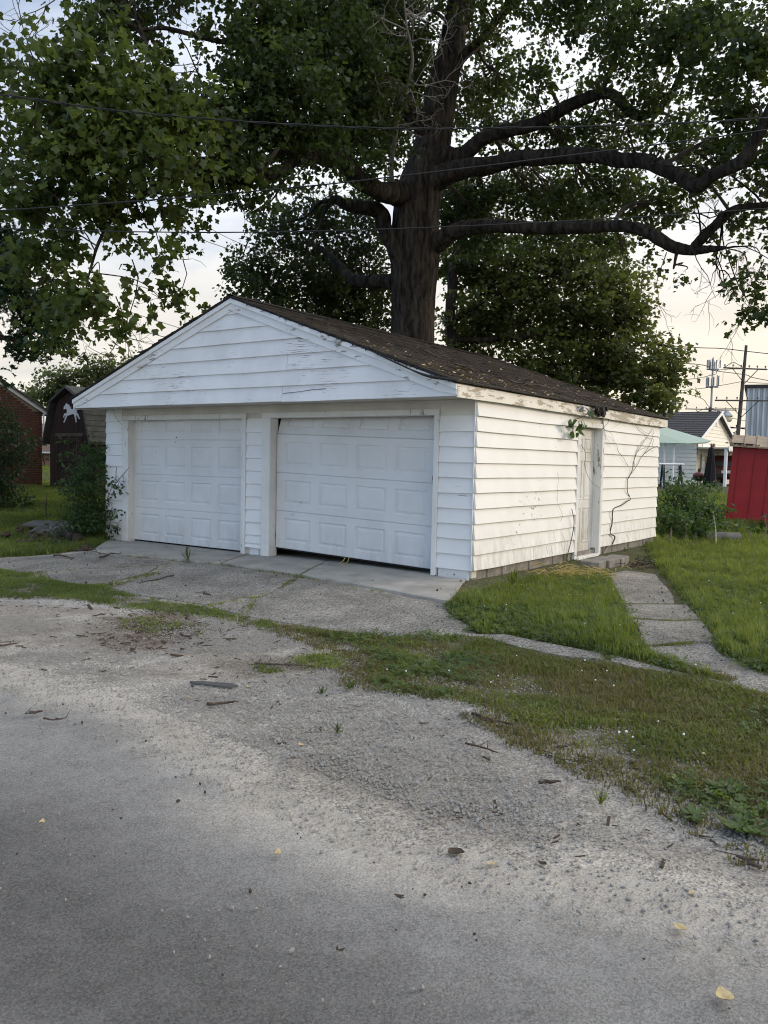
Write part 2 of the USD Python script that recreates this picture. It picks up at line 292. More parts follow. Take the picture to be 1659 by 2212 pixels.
M['bark'] = material('furrowed_bark', {
    'tc': ('texture_coordinate', {}), 'nd': ('noise_texture', {'scale': 3.0, 'detail': 4.0}), 'dv': ('vector_math', {'math_type': 'multiply_add', 'vector2': (0.16, 0.16, 0.16)}),
    'mp': ('mapping', {'scale': (7.5, 7.5, 1.3)}), 'v': ('noise_texture', {'scale': 1.5, 'detail': 5.0, 'roughness': 0.6}),
    'n': ('noise_texture', {'scale': 4.0, 'detail': 7.0, 'roughness': 0.7}), 'n3': ('noise_texture', {'scale': 0.8, 'detail': 3.0}),
    'r': ('rgb_ramp', {'ramp': [(0.34, (0.008, 0.0065, 0.0055)), (0.48, (0.034, 0.028, 0.023)), (0.66, (0.072, 0.060, 0.050))]}),
    'x': ('mix_color', {'blend_type': 'multiply', 'fac': 0.5}), 'xr': ('rgb_ramp', {'ramp': [(0.3, (0.6, 0.6, 0.6)), (0.7, (1.2, 1.15, 1.05))]}),
    'inv': ('invert', {}), 'b': ('bump', {'strength': 1.0, 'distance': 0.06}), 'p': ('principled_bsdf', {'roughness': 0.95, 'specular_ior_level': 0.2})},
    [('tc.object', 'nd.vector'), ('nd.color', 'dv.vector1'), ('tc.object', 'dv.vector3'), ('dv.vector', 'mp.vector'), ('mp.vector', 'v.vector'), ('tc.object', 'n.vector'), ('v.fac', 'r.fac'),
     ('r.color', 'x.a'), ('n.fac', 'xr.fac'), ('xr.color', 'x.b'), ('x.result', 'p.base_color'), ('v.fac', 'b.height'), ('b.normal', 'p.normal')], 'p.BSDF')
M['concrete'] = plain('smooth_concrete', (0.345, 0.325, 0.285), 0.9, 0.30, 2.6, bump=0.25, bscale=70)
M['aggregate'] = material('worn_aggregate_concrete', {
    'g': ('geometry', {}), 'v': ('voronoi_texture', {'scale': 75.0}), 'bw': ('rgb_to_bw', {}), 'n': ('noise_texture', {'scale': 1.6, 'detail': 8.0, 'roughness': 0.66}), 'nf': ('noise_texture', {'scale': 40.0, 'detail': 6.0, 'roughness': 0.7}),
    'r': ('rgb_ramp', {'ramp': [(0.25, (0.125, 0.114, 0.098)), (0.5, (0.245, 0.226, 0.195)), (0.72, (0.34, 0.312, 0.268))]}),
    's': ('map_range', {'from_min': 0.15, 'from_max': 0.85, 'to_min': 0.5, 'to_max': 1.55, 'clamp': True}), 'sc': ('vector_math', {'math_type': 'scale'}), 'ad': ('math', {'math_type': 'add'}),
    'b': ('bump', {'strength': 0.7, 'distance': 0.006}), 'p': ('principled_bsdf', {'roughness': 0.95, 'specular_ior_level': 0.2})},
    [('g.position', 'v.vector'), ('g.position', 'n.vector'), ('g.position', 'nf.vector'), ('v.color', 'bw.color'), ('bw.val', 's.value'), ('n.fac', 'r.fac'), ('r.color', 'sc.vector1'), ('s.result', 'sc.scale'), ('sc.vector', 'p.base_color'),
     ('bw.val', 'ad.value1'), ('nf.fac', 'ad.value2'), ('ad.value', 'b.height'), ('b.normal', 'p.normal')], 'p.BSDF')
M['grass'] = leafy('grass_blade', (0.058, 0.086, 0.022), (0.190, 0.225, 0.055), 0.4, 0.5, patch=0.35)
M['grass_dry'] = leafy('tired_grass_blade', (0.085, 0.080, 0.030), (0.19, 0.165, 0.07), 0.35, 0.6)
M['clover'] = leafy('clover_leaf', (0.050, 0.082, 0.024), (0.120, 0.168, 0.050), 0.38, 0.5, patch=.3)
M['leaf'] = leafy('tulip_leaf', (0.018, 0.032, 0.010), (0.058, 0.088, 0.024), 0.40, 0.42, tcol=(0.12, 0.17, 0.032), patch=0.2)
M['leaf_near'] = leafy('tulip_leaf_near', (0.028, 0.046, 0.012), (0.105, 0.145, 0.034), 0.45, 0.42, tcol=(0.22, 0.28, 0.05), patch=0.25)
M['leaf_far'] = leafy('sunny_leaf', (0.024, 0.038, 0.010), (0.090, 0.115, 0.028), 0.45, 0.5, tcol=(0.22, 0.26, 0.05))
M['leaf_dark'] = leafy('dark_leaf', (0.012, 0.026, 0.010), (0.028, 0.055, 0.018), 0.3, 0.45)
M['leaf_shrub'] = leafy('shrub_leaf', (0.026, 0.054, 0.018), (0.065, 0.115, 0.038), 0.38, 0.5)
M['petal'] = plain('pale_petal', (0.52, 0.40, 0.20), 0.6, 0.35, 30)
M['straw'] = plain('yellow_straw', (0.40, 0.30, 0.10), 0.7, 0.4, 12)
M['stone'] = plain('gravel_stone', (0.54, 0.51, 0.46), 0.9, 0.3, 30, rnd=0.45)
M['slate'] = plain('grey_slate', (0.115, 0.112, 0.105), 0.85, 0.4, 6, bump=0.6, bscale=30)
M['litter'] = plain('brown_litter', (0.10, 0.07, 0.045), 0.9, 0.45, 18, rnd=0.4)
M['white'] = plain('clean_white', (0.78, 0.78, 0.78), 0.5, 0.06)

# ------------------------------------------------------------------ ground, road, gravel
import shapely
from shapely.geometry import Polygon, Point, LineString
def z3(x, y): return x / 2.0, 1132.9 + y / 2.0
def z8(x, y): return (1000 + x / 2.279) / 1.04159, (1220 + y / 2.279) / 1.04159
def wpoly(pts): return Polygon([tuple(gnd(*p)[:2]) for p in pts]).buffer(0)
ROAD_EDGE = [(-700, 1360), (-300, 1396), (0, 1432), (150, 1460), (330, 1535), (480, 1590), (700, 1665), (900, 1745), (1050, 1800), (1250, 1850), (1450, 1890), (1659, 1940), (2100, 2050), (2600, 2170)]
_re = np.array([gnd(*p)[:2] for p in ROAD_EDGE])
ROAD = Polygon([tuple(p) for p in _re] + [(_re[-1][0] + 40, _re[-1][1] - 22), (60, -80), (-60, -80), (_re[0][0] - 40, _re[0][1] - 20)]).buffer(0)
VERGE = wpoly([(640, 1356), (720, 1366), (830, 1376), (930, 1372), z8(90, 478), z8(240, 502), z8(380, 545), z8(520, 575), z8(640, 595), z8(850, 618), z8(1000, 658), z8(1250, 690), z8(1480, 745), z8(1659, 790), (1900, 1560), (2100, 1680), (2100, 1990), (1800, 1890),
               (1659, 1830), (1560, 1760), (1420, 1690), (1300, 1640), (1180, 1590), (1090, 1540), (990, 1510), (900, 1500), (815, 1495), (800, 1450), (820, 1420), (740, 1390), (660, 1366)])
ISLAND = wpoly([(968, 1303), (1000, 1283), (1060, 1262), (1150, 1245), (1235, 1233), (1300, 1236)] + [z8(*p) for p in [(850, 200), (915, 320), (940, 390), (1000, 460), (1010, 520), (1060, 570), (1240, 640), (1420, 690), (1460, 712), (1300, 685), (1100, 632), (900, 585), (820, 570), (560, 520), (300, 470), (180, 465), (60, 400), (15, 340)]])
LAWN = wpoly([z8(1110, 140), z8(1215, 260), z8(1265, 320), z8(1335, 400), z8(1385, 470), z8(1400, 540), z8(1490, 590), z8(1560, 640), z8(1659, 670), (1900, 1500), (2300, 1500), (2300, 1120), (1700, 1120), (1420, 1150), (1395, 1180)])
LSTRIP = wpoly([(-200, 1215), (0, 1228), (45, 1233), (110, 1247), (175, 1262), (240, 1262), (310, 1240), (345, 1238), (300, 1252), (240, 1272), (300, 1288), (360, 1300), (440, 1310), (500, 1322), (545, 1330), (610, 1350), (600, 1362), (510, 1340), (430, 1325), (340, 1318), (250, 1305), (170, 1292), (60, 1290), (0, 1287), (-200, 1280)])
LYARD = wpoly([(-400, 1050), (60, 1052), (140, 1058), (235, 1090), (232, 1165), (190, 1186), (130, 1193), (60, 1200), (0, 1203), (-400, 1200)])
SOILPATCH = wpoly([(270, 1335), (400, 1325), (470, 1345), (430, 1375), (330, 1390), (260, 1370)])
TROD = wpoly([(0, 1330), (200, 1345), (480, 1380), (620, 1370), (640, 1395), (480, 1420), (250, 1400), (0, 1372)])
TROD2 = wpoly([(330, 1560), (620, 1600), (900, 1690), (1150, 1790), (1000, 1770), (700, 1690), (420, 1600)])
MOSS = wpoly([(540, 1425), (640, 1412), (760, 1415), (810, 1435), (700, 1452), (560, 1450)])
SLABS = [  # name, polygon in the photo, rough?
    ('apron', [z3(395, 120), z3(470, 66), z3(1075, 128), z3(955, 170), z3(660, 144)], 0), ('apron', [z3(1082, 128), z3(1200, 130), z3(1445, 146), z3(1295, 219), z3(960, 171)], 0),
    ('apron', [z3(1452, 147), (965, 1250), (1006, 1254), (966, 1301), (905, 1290), z3(1659, 284), z3(1302, 221)], 0),
    ('slab', [z3(-400, 160), z3(0, 150), z3(130, 140), z3(392, 123), z3(735, 162), z3(690, 172), z3(190, 200), z3(100, 208), z3(0, 190), z3(-400, 195)], 1),
    ('slab', [z3(196, 207), z3(690, 179), z3(640, 208), z3(440, 258), z3(345, 258), z3(220, 235)], 1),
    ('slab', [z3(745, 166), z3(955, 176), z3(1275, 229), z3(1185, 286), z3(1095, 305), z3(895, 345), z3(610, 306), z3(488, 275), z3(690, 208)], 1),
    ('slab', [z3(1092, 320), z3(1048, 390), z3(918, 356)], 1),
    ('slab', [z3(1290, 230), z3(1659, 296), (905, 1297), (962, 1307), (968, 1325), (990, 1338), (1015, 1352), (985, 1366), (930, 1370), (830, 1374), (720, 1362), (650, 1350), z3(1060, 392), z3(1108, 322), z3(1195, 292)], 1),
    ('path_slab', [z8(*p) for p in [(832, 165), (935, 146), (1080, 163), (1165, 262), (1185, 314), (918, 314), (872, 230)]], 1),
    ('path_slab', [z8(*p) for p in [(918, 322), (1246, 322), (1280, 360), (1318, 397), (1150, 402), (948, 386)]], 1),
    ('path_slab', [z8(*p) for p in [(950, 396), (1150, 408), (1324, 404), (1368, 470), (1376, 512), (1270, 512), (1030, 530), (1008, 505), (1002, 460)]], 1),
    ('path_slab', [z8(*p) for p in [(1034, 540), (1272, 520), (1378, 520), (1384, 545), (1455, 602), (1428, 660), (1320, 655), (1200, 612), (1065, 565)]], 1),
    ('path_slab', [z8(*p) for p in [(20, 420), (95, 468), (240, 478), (300, 474), (560, 525), (815, 573), (828, 604), (640, 590), (520, 570), (380, 540), (240, 500), (90, 480), (-30, 480), (-60, 440)]], 1),
    ('path_slab', [z8(*p) for p in [(836, 577), (900, 590), (1100, 640), (1300, 690), (1456, 722), (1478, 735), (1250, 682), (1000, 650), (850, 612)]], 1),
    ('path_slab', [z8(*p) for p in [(1466, 722), (1560, 658), (1659, 690), (1800, 740), (1800, 830), (1659, 780), (1486, 737)]], 1)]
SLABP = [(n, wpoly(p), r) for n, p, r in SLABS]
ALLSLABS = shapely.union_all([p for _, p, _ in SLABP])

def axis(lo, hi, step, far_lo, far_hi, grow=1.35):
    a = list(np.arange(lo, hi, step)); s, x = step, lo; L = []
    while x > far_lo: s *= grow; x -= s; L.append(x)
    s, x = step, a[-1]; R = []
    while x < far_hi: s *= grow; x += s; R.append(x)
    return np.array(L[::-1] + a + R)
gx_, gy_ = axis(-6.6, 6.4, 0.04, -700, 700), axis(1.7, 16.8, 0.043, -300, 1500)
GX, GY = np.meshgrid(gx_, gy_, indexing='ij'); gp = np.stack([GX.ravel(), GY.ravel()], 1)
shp = shapely.points(gp)
P3 = np.column_stack([gp, np.zeros(len(gp))])
n_lo, n_mid, n_hi = (meshkit.fbm(P3 * s + 11.0, 4, 3 + k) for k, s in enumerate((0.55, 1.9, 6.5)))
near = (np.abs(gp[:, 0]) < 60) & (gp[:, 1] < 70) & (gp[:, 1] > -40)
def sdist(poly, far=30.0):
    d = np.full(len(gp), -far); i = np.nonzero(near)[0]
    b = shapely.distance(shp[i], poly.boundary); ins = shapely.contains(poly, shp[i]); d[i] = np.where(ins, b, -b); return d
sd_road = np.where(near, sdist(ROAD), np.where(gp[:, 1] < 4, 5.0, -30.0))
sd = {k: sdist(p) for k, p in dict(verge=VERGE, island=ISLAND, lawn=LAWN, strip=LSTRIP, yard=LYARD, soil=SOILPATCH, trod=TROD, trod2=TROD2, moss=MOSS, slabs=ALLSLABS).items()}
jit = (n_mid - 0.5) * 0.9 + (n_hi - 0.5) * 0.5
sd_true = sd_road.copy(); sd_road = sd_road + near * (1.5 * (n_lo - 0.5) + 0.35 * (n_mid - 0.5) - 0.12)
col = np.zeros((len(gp), 3))
def lay(mask, c): 
    global col
    col = col * (1 - mask[:, None]) + mask[:, None] * np.asarray(c)
gravel_c = np.array([0.470, 0.436, 0.384]); dust_c = np.array([0.455, 0.412, 0.350]); soil_c = np.array([0.135, 0.108, 0.078]); asph_c = np.array([0.132, 0.125, 0.115])
col[:] = soil_c * np.array([0.75, 0.95, 0.7])                                     # far lawns
front_zone = sstep(-1.0, 0.2, sd_road + 7.0) * near                                # within 7 m of the road: gravel shoulder
gg = sstep(-0.1, 0.15, np.minimum.reduce([-sd['verge'] + 0.35, -sd['lawn'], -sd['island'], -sd['yard']]) + jit * 0.25) * (sd_road > -6.0)
lxg, lyg = w2loc(gp[:, 0], gp[:, 1]); gg = gg * sstep(-0.9, -1.3, np.where(lxg > -0.3, lyg, -9))
lay(gg, gravel_c); col *= (0.80 + 0.4 * n_mid)[:, None]
wide = sstep(0.42, 0.62, meshkit.fbm(np.column_stack([gp[:, 0] * 0.5 + gp[:, 1] * 1.1, gp[:, 1] * 1.6 - gp[:, 0] * 0.5, gp[:, 0] * 0]) * 0.9 + 3.3, 5, 21))
lay(gg * wide * 0.45, np.array([0.225, 0.188, 0.145]))                              # trodden dirt in the gravel
lay(sstep(-0.15, 0.25, sd['soil'] + 0.22 + jit * 0.7) * 0.8, soil_c * np.array([1.05, .9, .8]))
lay(sstep(-0.15, 0.25, sd['moss'] + 0.15 + jit * 0.6) * 0.7, soil_c)
# dusty edge of the alley, then asphalt that gets cleaner and darker away from it
edge = sstep(-0.55, 0.10, sd_road + jit * 0.5); lay(edge * 0.80, dust_c * (0.78 + 0.45 * n_hi)[:, None])
band = np.exp(-((sd_road - 0.15 + jit * 0.5) / 0.45) ** 2); lay(band * sstep(0.30, 0.62, n_mid) * 0.65, dust_c * 1.06)
rut = np.exp(-((sd_road + 0.55 + 0.3 * (n_mid - 0.5)) / 0.26) ** 2); lay(rut * 0.5 * sstep(.3, .6, n_hi), np.array([0.20, 0.178, 0.148]))
CLEAN = wpoly([(-900, 1720), (-200, 1745), (0, 1765), (220, 1800), (430, 1860), (600, 1960), (760, 2090), (880, 2211), (900, 2500), (-900, 2500)])
dirt_r = sstep(-0.45, 0.55, sdist(CLEAN) + (n_lo - 0.5) * 1.3 + jit * 0.25)
asph = sstep(0.05, 0.75, sd_road + jit * 0.5)
lay(asph * 0.75, np.array([0.215, 0.211, 0.202]) * (0.86 + 0.28 * n_mid)[:, None]); lay(dirt_r * asph * 0.92, asph_c * (0.84 + 0.32 * n_mid)[:, None])
lay(sstep(-0.2, 0.25, sd['trod'] + .1 + jit * 0.9) * .45 + sstep(-0.2, 0.25, sd['trod2'] + .06 + jit * 0.9) * .28, np.array([0.185, 0.155, 0.122]))
tuft = sstep(0.60, 0.72, n_mid) * edge * (1 - asph) ; lay(tuft * 0.3, dust_c * 1.25)
gm = np.maximum.reduce([sstep(-0.05, 0.2, sd['verge'] + jit * 0.35), sstep(-.02, .1, sd['lawn']), sstep(-.02, .1, sd['island']), sstep(-.05, .15, sd['yard'] + jit * .2), sstep(-.03, .1, sd['strip'] + jit * .1)])
lay(gm * 0.75, soil_c * np.array([0.85, 0.95, 0.75]) * (0.7 + 0.6 * n_hi)[:, None])
lay(sstep(-0.2, 0.0, sd['slabs']) * 0.4 * (sd_road < -0.6), soil_c)
zz = terrain(gp[:, 0], gp[:, 1]) - 0.012
zz = zz + near * (0.018 * (n_mid - 0.5) * sstep(0.3, -0.6, sd_road) + 0.010 * (n_hi - 0.5) * sstep(0.2, -0.5, sd_road)) + 0.02 * np.exp(-((sd_road + 0.25) / 0.5) ** 2) * (n_lo)
zz = zz - 0.07 * sstep(0.01, 0.07, sd['slabs']) - 0.008 * (sd_road > 0.3)
lx, ly = w2loc(gp[:, 0], gp[:, 1]); inside = (lx > -6.9) & (lx < -0.25) & (ly > 0.25) & (ly < 6.7); zz[inside] -= 0.2
nx_, ny_ = GX.shape
ii, jj = np.meshgrid(np.arange(nx_ - 1), np.arange(ny_ - 1), indexing='ij')
quad = np.stack([ii * ny_ + jj, (ii + 1) * ny_ + jj, (ii + 1) * ny_ + jj + 1, ii * ny_ + jj + 1], -1).reshape(-1, 4)
tri = np.vstack([quad[:, [0, 1, 2]], quad[:, [0, 2, 3]]]); gv = np.column_stack([gp, zz])
lab_v = np.where(sd_road > -0.1, 0, np.where((gg > 0.5) & (sd_road > -6.0) & near, 1, 2)); lab = np.max(lab_v[tri], 1)
def soil_mesh(name, sel, mat):
    f = tri[sel]; u, inv = np.unique(f, return_inverse=True); inv = inv.reshape(f.shape)
    g = usdkit.mesh(stage, '/World/' + name, (gv[u], inv), mat, True); tag(g, kind='structure')
    UsdGeom.PrimvarsAPI(g).CreatePrimvar('soil', Sdf.ValueTypeNames.Color3fArray, 'vertex').Set(Vt.Vec3fArray.FromNumpy(np.clip(col[u], 0.004, 0.9).astype(np.float32)))
soil_mesh('road', lab == 0, ground_mat('alley_asphalt', 170.0, 0.40, 0.45))
soil_mesh('gravel_shoulder', lab == 1, ground_mat('gravel_bed', 110.0, 0.60, 0.6))
soil_mesh('ground', lab == 2, ground_mat('lawn_soil', 60.0, 0.5, 0.8))

# concrete slabs: the drive and the garden path, every slab a piece of its own
drive = tag(UsdGeom.Xform.Define(stage, '/World/driveway'), kind='structure'); path = tag(UsdGeom.Xform.Define(stage, '/World/garden_path'), kind='structure')
def slab_mesh(poly, thick, lift, seed, rough):
    p = poly.buffer(-0.006).segmentize(0.16)
    if rough: 
        ring = np.array(p.exterior.coords)[:-1]; q = np.column_stack([ring, np.zeros(len(ring))])
        p = Polygon(ring + 0.035 * (np.stack([meshkit.fbm(q * 5 + seed, 3, 5), meshkit.fbm(q * 5 + seed + 40, 3, 6)], 1) - 0.5)).buffer(0)
        if p.geom_type != 'Polygon': p = max(p.geoms, key=lambda g: g.area)
    inner = p.buffer(-0.03)
    r = np.random.default_rng(seed); b = p.bounds; mp = [Point(*q) for q in r.uniform((b[0], b[1]), (b[2], b[3]), (int((b[2] - b[0]) * (b[3] - b[1]) * 30) + 4, 2))]
    pts = np.array(p.exterior.coords)[:-1]; n = len(pts)
    v2, f2 = trimesh.creation.triangulate_polygon(p, engine='earcut') if False else (None, None)
    from scipy.spatial import Delaunay
    ip = np.array([(q.x, q.y) for q in mp if inner.contains(q)]).reshape(-1, 2)
    allp = np.vstack([pts, ip]); D = Delaunay(allp).simplices
    cen = allp[D].mean(1); ok = shapely.contains(p, shapely.points(cen)); D = D[ok]
    a = allp[D]; flip = ((a[:, 1, 0] - a[:, 0, 0]) * (a[:, 2, 1] - a[:, 0, 1]) - (a[:, 1, 1] - a[:, 0, 1]) * (a[:, 2, 0] - a[:, 0, 0])) < 0; D[flip] = D[flip][:, ::-1]
    top = terrain(allp[:, 0], allp[:, 1]) + lift + 0.012 * rough * (meshkit.noise(np.column_stack([allp, np.zeros(len(allp))]) * 2 + seed, 9) - 0.5)
    top[:n] -= 0.008
    V = np.vstack([np.column_stack([allp, top]), np.column_stack([pts, top[:n] - thick])]); N = len(allp); k = np.arange(n); k1 = (k + 1) % n
    if shapely.is_ccw(p.exterior): side = np.vstack([np.stack([k, N + k, N + k1], 1), np.stack([k, N + k1, k1], 1)])
    else: side = np.vstack([np.stack([k, N + k1, N + k], 1), np.stack([k, k1, N + k1], 1)])
    return V, np.vstack([D, side])
for s_, (nm, pl, rough) in enumerate(SLABP):
    obj('path_slab' if nm == 'path_slab' else ('apron_slab' if nm == 'apron' else 'slab'), slab_mesh(pl, 0.12, 0.022 if nm == 'apron' else (0.006 if rough and nm == 'slab' else 0.012), 100 + s_, rough), M['concrete'] if not rough else M['aggregate'], path if nm == 'path_slab' else drive, smooth=30)

# ------------------------------------------------------------------ the garage
W_, L_, ZS, ZT, ZG, OF, OS, ZR, ZE, EXPO = 7.1326, 6.984, 0.118, 2.187, 2.193, 0.57, 0.077, 3.628, 2.326, 0.188
XL, XR, yg = -W_ - OS, OS, -OF
KR = (ZR - ZE) / (W_ / 2 + OS); YB = L_ + 0.29; XM = -W_ / 2
garage = thing('garage', 'white clapboard two-door garage with flaking gable and dark shingle roof', 'garage', (C0[0], C0[1], 0), -TH)
def plane_pt(x, y, px=None, py=None):
    """A photo point on the garage plane x = px (side wall) or y = py (front), in garage coordinates."""
    d = ray(x, y); ox, oy = w2loc(0.0, 0.0); dx, dy = d[0] * E1[0] + d[1] * E1[1], d[0] * E2[0] + d[1] * E2[1]
    t = (px - ox) / dx if px is not None else (py - oy) / dy
    return np.array([ox + t * dx, oy + t * dy, EYE + t * d[2]])
def lap(p0, p1, out, h, lip=0.026, thin=0.006, dz0=0.0, dz1=0.0, seed=0, cut0=0.0, cut1=0.0, n=None):
    """One lap board from p0 to p1 (lower edge on the wall), its lower edge standing out; cut0, cut1 slant the ends (gable)."""
    p0, p1, out = (np.asarray(a, float) for a in (p0, p1, out)); Lg = np.linalg.norm(p1 - p0); ax = (p1 - p0) / Lg
    n = n or max(2, int(Lg / 0.35)); t = np.linspace(0, 1, n + 1); r = np.random.default_rng(seed)
    wz = np.interp(t, np.linspace(0, 1, 6), r.normal(0, 0.0022, 6)) + dz0 + (dz1 - dz0) * t; wo = np.interp(t, np.linspace(0, 1, 5), r.normal(0, 0.0016, 5))
    up = np.array([0, 0, 1.0]); V = []
    for i in range(n + 1):
        b = p0 + ax * Lg * t[i] + up * wz[i]; s = 1 - t[i]; tp = b + ax * (cut0 * s - cut1 * t[i]) + up * h
        V += [b - out * 0.004 + up * 0.006, b + out * (lip - 0.004 + wo[i]), b + out * (lip + wo[i]) + up * 0.004, tp + out * thin, tp - out * 0.004]
    V = np.array(V); F = []
    for i in range(n):
        a, c = i * 5, (i + 1) * 5
        for k in range(5): F.append([a + k, a + (k + 1) % 5, c + (k + 1) % 5, c + k])
    F = np.array(F); F = np.vstack([F[:, [0, 1, 2]], F[:, [0, 2, 3]], [[0, k + 1, k] for k in (1, 2, 3)], [[n * 5, n * 5 + k, n * 5 + k + 1] for k in (1, 2, 3)]])
    if np.dot(np.cross(ax, up), out) < 0: pass
    else: F = F[:, ::-1]
    return V, F
A1, A2, A3, A4 = -0.578, -3.344, -3.93, -6.538          # right door from A2 to A1, left door from A4 to A3
DT = 2.016
fr = np.array([0, -1.0, 0]); sd_ = np.array([1.0, 0, 0]); seed = 0
# core walls behind the boards, with real openings
def wall(name, boxes, mat=None, parent=garage):
    b = MB(); [b.box(*q) for q in boxes]; return obj(name, b.mesh(), mat or M['soffit'], parent)
wall('front_wall_core', [((A1 + 0.10, 0.012, 0.02), (-0.012, 0.13, ZT)), ((A3 + .09, 0.012, 0.02), (A2 - .09, 0.13, ZT)), ((-W_ + .012, 0.012, 0.02), (A4 - .10, 0.13, ZT)), ((-W_ + .012, 0.0125, DT + 0.07), (-0.012, 0.1295, ZT + 0.02))])
B1, B2, BZ = 3.17, 4.05, 2.02
wall('side_wall_core', [((-0.13, 0.14, ZS), (-0.012, B1 - 0.05, ZT)), ((-0.13, B2 + .05, ZS), (-0.012, L_ - .012, ZT)), ((-0.129, B1 - .05, BZ + .05), (-0.0125, B2 + .05, ZT))])
obj('back_gable', prism([(XL + .12, ZG), (XR - .12, ZG), (XM, ZR - .03)], L_ - .10, L_ - .02, 'xz'), M['siding'], garage)
obj('ceiling', MB().box((-W_ + .13, .135, ZT - .05), (-.135, L_ - .13, ZT - .01)).mesh(), M['barn_dark'], garage)
wall('back_wall', [((-W_ + .012, L_ - .12, -.1), (-0.14, L_ - .012, ZT))]); wall('left_wall_core', [((-W_ + .012, 0.14, .02), (-W_ + .13, L_ - .13, ZT))])
# foundation: painted block at the front corners, grey blocks along the side
for x0, x1 in ((A1 + 0.075, 0.0), (A3 + 0.16, A2 - 0.17), (-W_, A4 - 0.17)):
    obj('painted_block', MB().box((x0 + 0.012, -0.004, -0.16), (x1 - 0.045, 0.16, ZS + 0.012), 0.012).mesh(), M['block_white'], garage)
y = 0.03
for k in range(18):
    y1 = min(y + 0.395, L_ - 0.01)
    if not (B1 - 0.1 < y and y1 < B2 + 0.1):
        obj('foundation_block', MB().box((-0.17, y, -0.24), (-0.016 + 0.006 * ((k * 7) % 5 - 2) / 2, y1 - 0.010, ZS - 0.002), 0.010).mesh(), M['block'], garage)
    y = y1 + 0.002
    if y > L_ - 0.1: break
obj('foundation_mortar', MB().box((-0.2, 0.02, -0.26), (-0.034, L_ - 0.02, ZS - 0.03)).mesh(), M['block'], garage)
obj('floor_slab', MB().box((-W_ + .14, 0.05, -0.2), (-0.2, L_ - .13, 0.012)).mesh(), M['concrete'], garage)
# lap siding, one board at a time
for r in range(11):
    z = ZS + r * EXPO; h = EXPO + 0.016; seed += 10
    hh = min(h, ZT + 0.015 - z); J = np.random.default_rng(900 + r).normal(0, 0.003, 8)
    if r < 10: 
        obj('siding_board', lap((A1 + 0.075, 0, z), (0.004, 0, z), fr, hh, seed=seed, dz0=J[0], dz1=J[1] - 0.003), M['siding'], garage)
        if r == 0:
            obj('siding_board', lap((A3 + 0.10, 0, z), (A2 - 0.165, 0, z), fr, 0.075, lip=.03, seed=seed + 1), M['siding'], garage)
            obj('siding_board', lap((A3 + 0.10, 0, z + 0.066), (A2 - 0.165, 0, z + 0.066), fr, hh - 0.066, seed=seed + 9, dz0=.006), M['siding'], garage)
        else: obj('siding_board', lap((A3 + 0.10, 0, z), (A2 - 0.165, 0, z), fr, hh, seed=seed + 1, dz0=J[2], dz1=J[3]), M['siding'], garage)
    obj('siding_board', lap((-W_ - 0.01, 0, z), (A4 - 0.175, 0, z), fr, hh, seed=seed + 2, dz0=J[4], dz1=J[5]), M['siding'], garage)
    obj('siding_board', lap((0, -0.004, z), (0, B1 - 0.085, z), sd_, hh, lip=.033, seed=seed + 3, dz0=J[1], dz1=J[6] + 0.004 * (r % 3)), M['side_siding'], garage)
    obj('siding_board', lap((0, B2 + 0.085, z), (0, L_, z), sd_, hh, lip=.033, seed=seed + 4, dz0=J[7], dz1=-J[6]), M['side_siding'], garage)
    obj('siding_board', lap((-W_, 0, z), (-W_, L_, z), -sd_, hh, lip=0.034, seed=seed + 5, dz0=J[3]), M['siding'], garage)
    if r in (3, 6): obj('crack_line', MB().tube([(-0.42, -0.0245 + .008, z + 0.06), (-0.25, -0.0225 + .0072, z + 0.07), (-0.1, -0.021 + .007, z + 0.078)], 0.0016, 4).mesh(), M['dark'], garage)
obj('corner_board', MB().box((-0.004, -0.034, ZS + .02), (0.004, -0.004, ZT)).mesh(), M['siding'], garage)
# header over the doors and its trims
obj('header_board', MB().box((-W_ + 0.43, -0.010, DT + 0.075), (A1 + 0.075, 0.0118, ZT + 0.012)).mesh(), M['header'], garage)
obj('header_board', MB().box((A1 + 0.078, -0.012, ZS + 10 * EXPO + .008), (-0.003, 0.0118, ZT + 0.012)).mesh(), M['header'], garage)
def jamb(x0, x1, y0=-0.035, y1=0.14, z0=0.0, z1=DT, name='door_trim', mat='trim'):
    return obj(name, MB().box((x0, y0, z0), (x1, y1, z1), 0.005).mesh(), M[mat], garage)
jamb(A4 - 0.17, A4); jamb(A3, A3 + 0.04, y0=-0.022); jamb(A3 + .042, A3 + .095, y0=-0.034); jamb(A2 - 0.163, A2); jamb(A1, A1 + 0.073)
for a, b in ((A4 - 0.17, A3 + 0.10), (A2 - 0.165, A1 + 0.075)):
    obj('door_head_trim', MB().box((a, -0.042, DT), (b, 0.15, DT + 0.075), 0.004).mesh(), M['trim'], garage)
# splintered weatherstrip on the left jamb
strip = MB(); zs_ = np.linspace(0.05, DT, 24); rr = np.random.default_rng(5)
strip.tube([(A4 + 0.012 + rr.normal(0, .006), 0.10, z) for z in zs_], [0.012 + rr.uniform(0, .008) for _ in zs_], 4); obj('torn_weatherstrip', strip.mesh(), M['trim'], garage)

